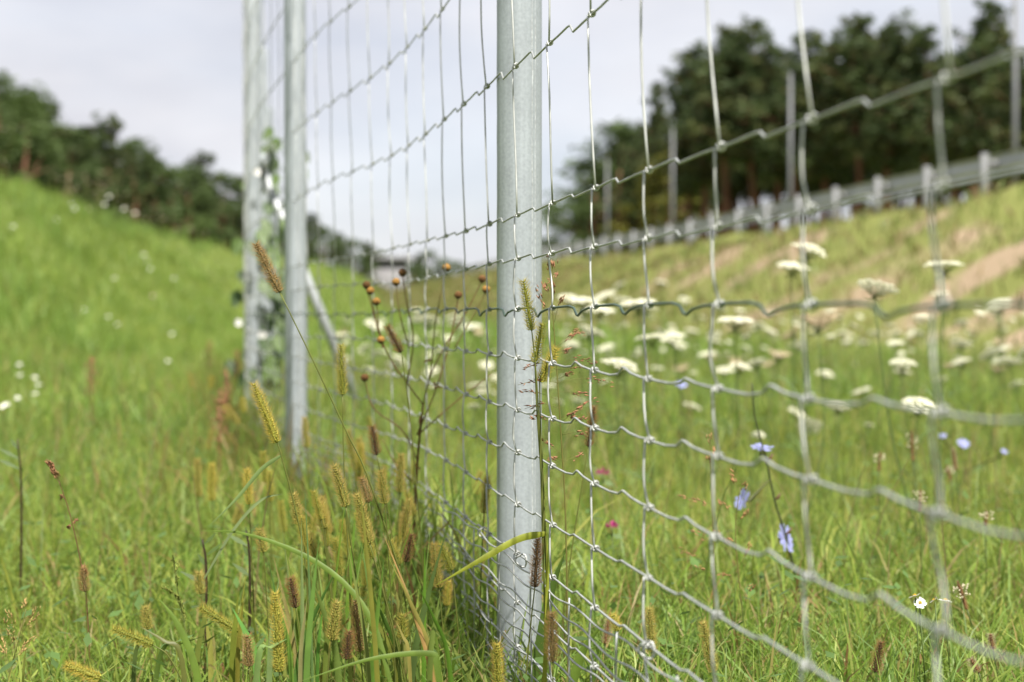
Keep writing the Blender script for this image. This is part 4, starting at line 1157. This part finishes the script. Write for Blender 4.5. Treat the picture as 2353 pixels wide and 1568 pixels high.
named = [
 (1860, 577, 88, 1, "highest white wild carrot umbel, below the guard rail", (0.35, 0.0)), (1822, 612, 78, 0, "white wild carrot umbel just under the highest one, left", (0.1, 0.25)), (2015, 660, 104, 0, "largest white wild carrot umbel, tilted right in front of the sandy bank", (0.28, 0.22)),
 (2168, 609, 92, 0, "wild carrot umbel seen edge on behind a stay wire at upper right", (0.0, 0.0)), (2160, 676, 46, 0, "small wild carrot umbel below the one seen edge on", None), (2295, 703, 68, 1, "round cream wild carrot umbel near the right edge", (0.4, 0.2)),
 (1465, 697, 90, 0, "broad wild carrot umbel right of the near post, in a row of three", (0.15, 0.0)), (1340, 692, 80, 0, "wild carrot umbel closest to the near post's right side", (0.12, 0.1)), (1388, 680, 60, 0, "wild carrot umbel between two broader ones right of the near post", None),
 (1425, 657, 36, 1, "small cream umbel above the row right of the near post", None), (1520, 651, 34, 1, "small cream umbel between two stay wires above the dark green wire", None), (1572, 690, 30, 1, "tiny yellowish umbel above the dark green wire", None),
 (2110, 932, 90, 1, "bushy white wild carrot umbel low at the right, a plantain spike before it", (0.3, 0.05)), (1735, 835, 64, 0, "white umbel tilted right between two stay wires below the dark green wire", (0.2, 0.35)), (1690, 737, 88, 0, "white umbel lying along the dark green wire", (0.05, 0.1)),
 (1880, 742, 92, 2, "pinkish umbel at the dark green wire behind a knot", (0.05, -0.2)), (1790, 818, 54, 2, "pink curled up umbel below the dark green wire", None), (2292, 850, 44, 2, "small pink curled umbel near the right edge", None),
 (1615, 993, 50, 0, "low white umbel beside a stay wire, lowest of the middle ones", (0.1, 0.05)), (1885, 985, 50, 0, "low white umbel half hidden by a stay wire", (0.1, 0.2)), (780, 770, 50, 0, "white umbel at the lower end of the slanting brace", (0.0, 0.0)),
 (1100, 886, 60, 0, "white umbel touching the near post's left side", (0.15, 0)), (1497, 776, 80, 0, "broad white umbel below the dark green wire right of the near post", (0.12, -0.05)), (1425, 842, 92, 1, "bushy white umbel right of the near post at the first wire below eye level", (0.25, 0)),
 (2338, 885, 46, 1, "white umbel cut by the right edge", None),
]
for px, py, wp, kd, lab, tl in named: carrot(px, py, wp, kd, lab, tl)
def crowd_label(px):
    for lim, wh in ((1000, "seen through the mesh beside the second post"), (1143, "left of the near post behind the brown buttons"), (1245, "hidden behind the near post"), (1375, "just right of the near post"), (1495, "second mesh column right of the near post"),
                    (1650, "third mesh column right of the near post"), (1860, "fourth mesh column right of the near post"), (2165, "in the broad column left of the nearest stay wire")):
        if px < lim: return "blurred wild carrot umbel, " + wh
    return "blurred white wild carrot umbel in the crowd at the right edge"
crowd = [(1310, 688, 82), (1440, 690, 88), (1485, 700, 70), (1380, 700, 76), (1345, 712, 66), (1360, 760, 70), (1392, 795, 60), (2210, 783, 55), (2300, 806, 55), (2320, 833, 60), (2195, 838, 36), (2335, 908, 36), (2150, 846, 32), (2060, 835, 32), (1985, 785, 42), (2010, 758, 42), (1930, 765, 40), (2005, 880, 36), (1980, 902, 50), (1770, 765, 42), (1665, 845, 50), (1625, 815, 45), (985, 735, 70), (1045, 715, 52), (962, 716, 46), (935, 770, 42), (1052, 742, 52), (910, 830, 55), (1082, 746, 70), (1110, 985, 50), (880, 855, 50), (1560, 800, 44), (1590, 765, 40), (1540, 770, 44), (1330, 725, 46), (1320, 800, 40), (1715, 795, 36), (1655, 712, 40), (1700, 712, 34), (1730, 760, 38), (1840, 790, 34), (1830, 735, 36), (2080, 780, 32), (2110, 765, 36), (2055, 765, 36), (2145, 800, 28), (1000, 770, 40), (850, 850, 36), (1015, 800, 44)]
for px, py, wp in crowd:
    if px < 850: continue
    carrot(px, py + random.uniform(-5, 12), wp * random.uniform(0.75, 1.05), random.choice((0, 0, 0, 1)), crowd_label(px), group="wild carrot crowd beyond the fence")
for q in range(255):
    d = math.sqrt(random.uniform(3.2 ** 2, 12 ** 2)); X_ = random.uniform(float(fence_x(d)) + 0.4, min(0.345 * d, float(rcrest(d)) - 4.4))
    if X_ < fence_x(d) + 0.3: continue
    zc = tz(X_, d) + random.uniform(0.16, 0.46)
    px = CX + X_ / d * FPX; py = CY - 57 - (zc - CAMZ) / d * FPX
    if 1150 < px < 1235: continue
    carrot(px, py, 0.058 * random.uniform(0.5, 1.3) / d * FPX, random.choice((0, 0, 1, 1, 0, 1, 2)), crowd_label(px), (random.uniform(0.0, 0.7), random.uniform(-0.45, 0.45)), group="wild carrot crowd beyond the fence", d=d)

# ------------------------------------------------------------------ chicory, clover, plantain, daisies
def ray_flower(mb, c, r, nrm, colr, npet=16, wide=0.30):
    nrm = np.array(nrm, float); nrm /= np.linalg.norm(nrm)
    u = np.cross(nrm, [0.1, 0.2, 1]); u /= np.linalg.norm(u); v = np.cross(nrm, u)
    for q in range(npet):
        a = q * 6.283 / npet + random.gauss(0, 0.08)
        dr = u * math.cos(a) + v * math.sin(a); sd = np.cross(nrm, dr)
        l_ = r * random.uniform(0.85, 1.05); up = nrm * r * random.uniform(-0.05, 0.22)
        V = np.array([c + dr * r * 0.08, c + dr * l_ * 0.6 + sd * r * wide * 0.5 + up * 0.5, c + dr * l_ + sd * r * wide * 0.4 + up, c + dr * l_ * 0.99 - sd * r * wide * 0.4 + up, c + dr * l_ * 0.6 - sd * r * wide * 0.5 + up * 0.5])
        mb.add(V, np.array([[0, 1, 2, 3, 4]]), np.array(colr) * random.uniform(0.85, 1.12))
def chicory(label, stem, flowers, d, group="chicory plants behind the mesh"):
    P = [at(x, y, d) for x, y in stem]; g0 = ground_pt(P[0][0], P[0][1])
    t_ = thing("chicory", label, "wildflower", g0, group)
    ms = MB(); ms.tube(spline([g0] + P, 24), np.linspace(0.0022, 0.001, 24), 5, color=(0.06, 0.075, 0.03)); obj("stem", ms, M['leaf'], t_, g0, True)
    for (x, y, wpx, nrm, sx, sy) in flowers:
        c = at(x, y, d)
        mf = MB(); ray_flower(mf, c, wpx / FPX * d / 2, nrm, (0.38, 0.40, 0.74)); f_ = obj("flower", mf, M['petal'], t_, g0)
        mk = MB(); n_ = np.array(nrm, float); n_ /= np.linalg.norm(n_)
        mk.tube(np.array([at(sx, sy, d), c - n_ * 0.010, c - n_ * 0.002]), [0.0009, 0.0026, 0.0022], 6, color=(0.10, 0.11, 0.035)); obj("calyx", mk, M['leaf'], f_, g0)
    for u in (0.3, 0.5, 0.65):
        k = int(u * len(P)); p = P[min(k, len(P) - 1)]
        mk = MB(); mk.tube(np.array([p, p + np.array([0.005, 0, 0.004]), p + np.array([0.009, 0, 0.011])]), [0.001, 0.0024, 0.0005], 6, color=(0.15, 0.08, 0.04)); obj("bud", mk, M['leaf'], t_, g0)
    return t_
random.seed(12)
chicory("chicory with a large blue flower and two smaller ones behind the mesh", [(1850, 1420), (1830, 1330), (1805, 1230), (1780, 1150), (1762, 1060), (1735, 960), (1728, 880)],
        [(1805, 1238, 74, (0.75, -0.5, 0.25), 1803, 1225), (1750, 1030, 54, (0.1, -0.2, 1), 1757, 1045), (1708, 1147, 58, (-0.9, -0.3, 0.35), 1770, 1100)], 2.15)
chicory("low chicory with small blue flowers near the right edge", [(2200, 1150), (2215, 1090), (2212, 1030)], [(2213, 1020, 30, (0.2, -0.7, 0.8), 2213, 1030), (2165, 1002, 20, (-0.2, -0.5, 0.9), 2205, 1050), (2308, 1038, 18, (0.2, -0.5, 0.8), 2225, 1080)], 3.4)
chicory("tiny blue flower far among the umbels right of the near post", [(1560, 1000), (1565, 930), (1566, 890)], [(1566, 884, 28, (0.1, -0.6, 0.9), 1566, 890)], 4.2)
def clover(px, py, d, r, label):
    c = at(px, py, d); g0 = ground_pt(c[0], d)
    t_ = thing("red_clover", label, "wildflower", g0, "red clovers")
    mh = MB()
    for q in range(46):
        dv = rng.normal(0, 1, 3); dv[2] = abs(dv[2]) * 0.8; dv /= np.linalg.norm(dv)
        a = c + dv * r * 0.35; e = c + dv * r
        sd = np.cross(dv, [0.3, 0.5, 1]); sd = sd / np.linalg.norm(sd) * r * 0.12
        mh.add(np.array([a - sd * 0.6, a + sd * 0.6, e + sd, e - sd]), np.array([[0, 1, 2, 3]]), np.array((0.55, 0.10, 0.28)) * rng.uniform(0.8, 1.2))
    obj("flower_head", mh, M['petal'], t_, g0)
    ms = MB(); ms.tube(np.array([g0, (g0 + c) / 2 + np.array([0.004, 0, 0]), c]), 0.001, 5, color=(0.1, 0.15, 0.03)); obj("stem", ms, M['leaf'], t_, g0)
    ml = MB()
    for q in range(3):
        a = q * 2.1; e = c + np.array([math.cos(a), math.sin(a), -0.3]) * r * 1.6 - np.array([0, 0, r])
        ml.ribbon(np.array([c - np.array([0, 0, r]), (c - np.array([0, 0, r]) + e) / 2, e]), [0.001, r * 0.8, 0.001], (0, 0.4, 0.9), (0.10, 0.17, 0.03))
    obj("leaf", ml, M['leaf'], t_, g0)
clover(1385, 1090, 2.5, 0.012, "magenta clover head right of the near post")
clover(1406, 1212, 2.1, 0.010, "dull red clover head low right of the near post")
def plantain(px, py, lpx, d, lean, label, pale=True):
    c0 = at(px - lean * 0.5, py + lpx / 2, d); c1 = at(px + lean * 0.5, py - lpx / 2, d)
    gx0 = c0[0] - lean / FPX * d * 2; g0 = ground_pt(gx0, d)
    t_ = thing("plantain", label, "wildflower", g0, "plantain spikes behind the mesh")
    hd, bs = seed_head(c0, c1, 0.0036, (0.34, 0.17, 0.08), (0.17, 0.10, 0.05), (0.55, 0.45, 0.3), 0, 0.004)
    h_ = obj("flower_spike", hd, M['spike'], t_, g0)
    if pale:
        mf = MB()
        ax = c1 - c0
        for q in range(26):
            a = random.uniform(0, 6.28); p = c0 + ax * random.uniform(0.35, 0.8)
            e = p + np.array([math.cos(a), math.sin(a), 0.3]) * random.uniform(0.006, 0.010)
            mf.tube(np.array([p, e]), 0.0001, 3, color=(0.6, 0.55, 0.4)); mf.add(e + oct_v * 0.0014, oct_f, (0.72, 0.66, 0.48))
        obj("stamens", mf, M['petal'], h_, g0)
    else:
        obj("bristles", bs, M['bristle'], h_, g0)
    ms = MB(); ms.tube(spline([g0, (g0 + c0) / 2 + np.array([0.004, 0, 0]), c0], 10), 0.0009, 5, color=(0.11, 0.15, 0.04)); obj("stem", ms, M['leaf'], t_, g0, True)
pls = [(2021, 1060, 44, 2.5, 4, "plantain with pale stamens, leftmost of the group of spikes at right", True), (2096, 1024, 72, 2.5, -4, "longest pinkish plantain spike above a knot at right", True), (2114, 1150, 50, 2.1, 2, "plantain with a pale crown of stamens in the middle of the right group", True),
 (2193, 1056, 50, 2.5, -6, "dark plantain spike beside the blurred thick stay wire", False), (2180, 1086, 34, 2.6, -10, "pinkish plantain just below the dark one beside the stay wire", True), (2266, 1192, 36, 2.1, 4, "flat pale plantain near the right edge", True),
 (2211, 1368, 66, 1.75, -22, "sharp plantain leaning left with a white ruff at lower right", True), (2279, 1475, 36, 1.6, -6, "brown plantain on a pale stalk at lower right", False), (2240, 1530, 30, 1.5, -18, "small plantain head at the lower right corner", False), (1395, 1450, 60, 1.6, 10, "dark drooping leaf bud at the bottom right of the near post", False)]
for a in pls: plantain(*a)
def daisy(px, py, wpx, d, nrm, label):
    c = at(px, py, d); g0 = ground_pt(c[0] + 0.01, d)
    t_ = thing("daisy", label, "wildflower", g0, "daisies at lower right")
    mf = MB(); ray_flower(mf, c, wpx / FPX * d / 2, nrm, (0.80, 0.80, 0.76), 12, 0.42); obj("petals", mf, M['petal'], t_, g0)
    md = MB(); n_ = np.array(nrm, float); n_ /= np.linalg.norm(n_)
    for q in range(40):
        dv = rng.normal(0, 1, 3); dv /= np.linalg.norm(dv); dv = dv + n_ * 0.9; dv /= np.linalg.norm(dv)
        md.add(c + dv * wpx / FPX * d * 0.14 + oct_v * wpx / FPX * d * 0.035, oct_f, (0.62, 0.40, 0.03))
    obj("yellow_centre", md, M['spike'], t_, g0)
    ms = MB(); ms.tube(np.array([g0, (g0 + c) / 2, c - n_ * 0.002]), 0.0008, 5, color=(0.1, 0.15, 0.03)); obj("stem", ms, M['leaf'], t_, g0)
daisy(2102, 1370, 30, 1.55, (-0.3, 0.2, 1), "small daisy seen from the side, upper left of four")
daisy(2114, 1386, 30, 1.55, (0.0, -0.75, 0.6), "daisy showing its yellow centre at lower right")
daisy(2146, 1380, 26, 1.55, (-0.6, 0.3, 0.7), "half closed daisy between two open ones")
daisy(2172, 1382, 40, 1.55, (0.1, 0.15, 1), "rightmost of the four daisies, seen edge on")
# small blurred flowers on the left bank and left field
def small_flower(px, py, d, r, colr, label, group, name="small_flower"):
    c = at(px, py, d)
    if c[2] < tz(c[0], d) + 0.04: c[2] = tz(c[0], d) + 0.1
    g0 = ground_pt(c[0], d)
    t_ = thing(name, label, "wildflower", g0, group)
    mf = MB(); ray_flower(mf, c, r, (0.1, -0.5, 0.85), colr, 10, 0.6); obj("flower", mf, M['petal'], t_, g0)
    ms = MB(); ms.tube(np.array([g0, c]), 0.0012, 4, color=(0.1, 0.15, 0.03)); obj("stem", ms, M['leaf'], t_, g0)
WH, PK = (0.78, 0.78, 0.68), (0.62, 0.45, 0.40)
def bank_depth(px, py):
    """distance at which the sight line through this print point is 0.15 m above the ground"""
    for d in np.arange(2.0, 60, 0.1):
        p = at(px, py, d)
        if p[2] < tz(p[0], d) + 0.18: return float(d)
    return None
lf = [(330, 585), (338, 600), (345, 618), (195, 713), (248, 728), (270, 745), (395, 768), (385, 830), (80, 868), (88, 885), (45, 862), (80, 905), (45, 838), (262, 640), (130, 505), (165, 470), (172, 480), (285, 480), (310, 490), (240, 470), (205, 480), (5, 935), (40, 915), (15, 930), (440, 735), (350, 680), (400, 640), (30, 520), (250, 452)]
for px, py in lf:
    d = bank_depth(px, py)
    if d is None: d = 22.0
    small_flower(px, py, d, 0.005 + 0.0011 * d, WH if random.random() < 0.8 else PK, "small blurred pale flower on the green left bank", "pale flowers on the left bank")
for px, py, n_ in ((210, 865, 6), (480, 815, 4), (520, 900, 4), (505, 960, 3), (545, 840, 3)):
    d = (bank_depth(px, py + 60) or 6.0)
    c = at(px, py, d); g0 = ground_pt(c[0], d)
    t_ = thing("sorrel", "reddish sorrel spike standing blurred in the left grass", "plant", g0, "sorrel spikes in the left grass")
    mh = MB()
    for q in range(90):
        p = c + np.array([rng.normal(0, 0.007), rng.normal(0, 0.007), rng.uniform(-0.05, 0.05)])
        mh.add(p + oct_v * 0.0028 * rng.uniform(0.6, 1.3), oct_f, np.array((0.30, 0.15, 0.08)) * rng.uniform(0.7, 1.3))
    obj("seed_spike", mh, M['spike'], t_, g0)
    ms = MB(); ms.tube(np.array([g0, c + np.array([0, 0, 0.06])]), 0.0018, 5, color=(0.2, 0.1, 0.04)); obj("stem", ms, M['leaf'], t_, g0)
# dark twiggy stems standing in the left grass
for px, y0, y1, d in ((45, 1010, 1260, 2.2), (470, 1240, 1400, 1.8), (570, 1220, 1380, 1.8)):
    b_ = at(px, y1 + 60, d); g0 = ground_pt(b_[0], d)
    t_ = thing("dead_stalk", "dark dead stalk in the left grass " + {45: "near the left edge", 470: "left of the nodding foxtail", 570: "just left of the fence tuft"}[px], "plant", g0, "dead stalks in the left grass")
    ms = MB(); pp = spline([g0, at(px + 4, (y0 + y1) / 2, d), at(px - 5, y0, d)], 10); ms.tube(pp, np.linspace(0.0022, 0.0010, 10), 5, color=(0.055, 0.035, 0.02)); obj("stem", ms, M['leaf'], t_, g0, True)
    for q in range(5):
        p = pp[4 + q]; mk = MB(); e = p + np.array([rng.normal(0, 0.02), 0, 0.015]); mk.ribbon(np.array([p, (p + e) / 2, e]), [0.001, 0.006, 0.001], (0.3, 0.4, 0.8), (0.09, 0.14, 0.035)); obj("leaf", mk, M['leaf'], t_, g0)
# bindweed climbing the far posts
random.seed(8)
vb = ground_pt(-0.83, 5.1)
vine = thing("bindweed_vine", "green vine with a white flower climbing the mesh behind the second post", "vine", vb)
vp = [(640, 960, 5.3), (600, 820, 5.2), (640, 720, 5.4), (600, 620, 5.2), (628, 540, 5.3), (622, 440, 5.3), (640, 380, 5.4), (615, 310, 5.3)]
vs_ = spline([at(*p) for p in vp], 60)
ms = MB(); ms.tube(np.vstack([vb, vs_]), 0.0018, 5, color=(0.12, 0.16, 0.04)); obj("stem", ms, M['leaf'], vine, vb, True)
for q in range(120):
    p = vs_[int(min(59, abs(random.gauss(20, 18))))] + np.array([random.gauss(0.01, 0.045), random.gauss(-0.02, 0.05), random.gauss(0, 0.04)])
    if q < 4: p = vs_[[57, 55, 44, 40][q]] + np.array([0, -0.03, 0])
    ml = MB(); a = random.uniform(0, 6.28); kl = 1.35 if q % 2 else 1.0; e = p + np.array([math.cos(a) * 0.03, -0.015, -0.045]) * kl
    ml.ribbon(np.array([p, p + (e - p) * 0.3, p + (e - p) * 0.65, e]), [0.010 * kl, 0.036 * kl, 0.026 * kl, 0.002], (0.9, 0.3, 0.1), np.array((0.09, 0.15, 0.03) if q % 3 else (0.06, 0.105, 0.03)) * random.uniform(0.8, 1.25), 0.15)
    obj("leaf", ml, M['leaf'], vine, vb)
for (px, py) in ((592, 396), (548, 742), (603, 770)):
    mf = MB(); c = at(px, py, 5.1); ray_flower(mf, c, 0.013, (0.2, -0.9, 0.3), (0.8, 0.78, 0.76), 8, 0.8); obj("flower", mf, M['petal'], vine, vb)
    ms = MB(); ms.tube(np.array([c, c + np.array([0.03, 0.02, -0.04])]), 0.0015, 4, color=(0.12, 0.16, 0.04)); obj("flower_stalk", ms, M['leaf'], vine, vb)

# shaggy tall weeds along the top of the left bank
random.seed(66)
for q, (Y_, h_, nm_) in enumerate(((18.5, 0.5, "at the left edge"), (21.5, 0.45, "beside the left edge"), (25.0, 0.6, "below the leftmost pines"), (27.0, 0.85, "tallest of the row"), (28.5, 0.7, "right of the tallest"), (31.0, 0.6, "below the second tree group"), (34.0, 0.45, "with pale tips"), (38.0, 0.5, "halfway to the posts"), (45.0, 0.5, "nearest to the far posts"))):
    X_ = float(lcrest(Y_)) + 0.5
    g0 = ground_pt(X_, Y_)
    t_ = thing("tall_weed", f"tall weed clump on the left bank's skyline, {nm_}", "plant", g0, "weeds along the left skyline")
    n_ = 90
    B = np.stack([rng.normal(0, 0.28, n_), rng.normal(0, 0.35, n_), np.full(n_, -0.08)], 1)
    mw = MB(); blade_mesh(mw, B, 0.75 * h_ * rng.uniform(0.4, 1.1, n_), rng.uniform(0.012, 0.03, n_), rng.uniform(0.1, 0.6, n_), rng.uniform(0, 6.28, n_), rng.uniform(0, 6.28, n_), np.array([[0.16, 0.25, 0.05]]) * rng.uniform(0.75, 1.25, (n_, 1)), 3)
    obj("leaves", mw, M['blade'], t_)
    mh = MB()
    for k in range(7):
        p = np.array([rng.normal(0, 0.26), rng.normal(0, 0.3), h_ * rng.uniform(0.7, 1.15)])
        for _ in range(4):
            mh.add(p + rng.normal(0, 0.02, 3) + oct_v * 0.012 * rng.uniform(0.6, 1.4), oct_f, np.array((0.50, 0.42, 0.32)) * rng.uniform(0.8, 1.2))
        mh.tube(np.array([(p[0] * 0.7, p[1] * 0.7, -0.05), p]), 0.004, 3, color=(0.16, 0.17, 0.05))
    obj("seed_heads", mh, M['petal'], t_)
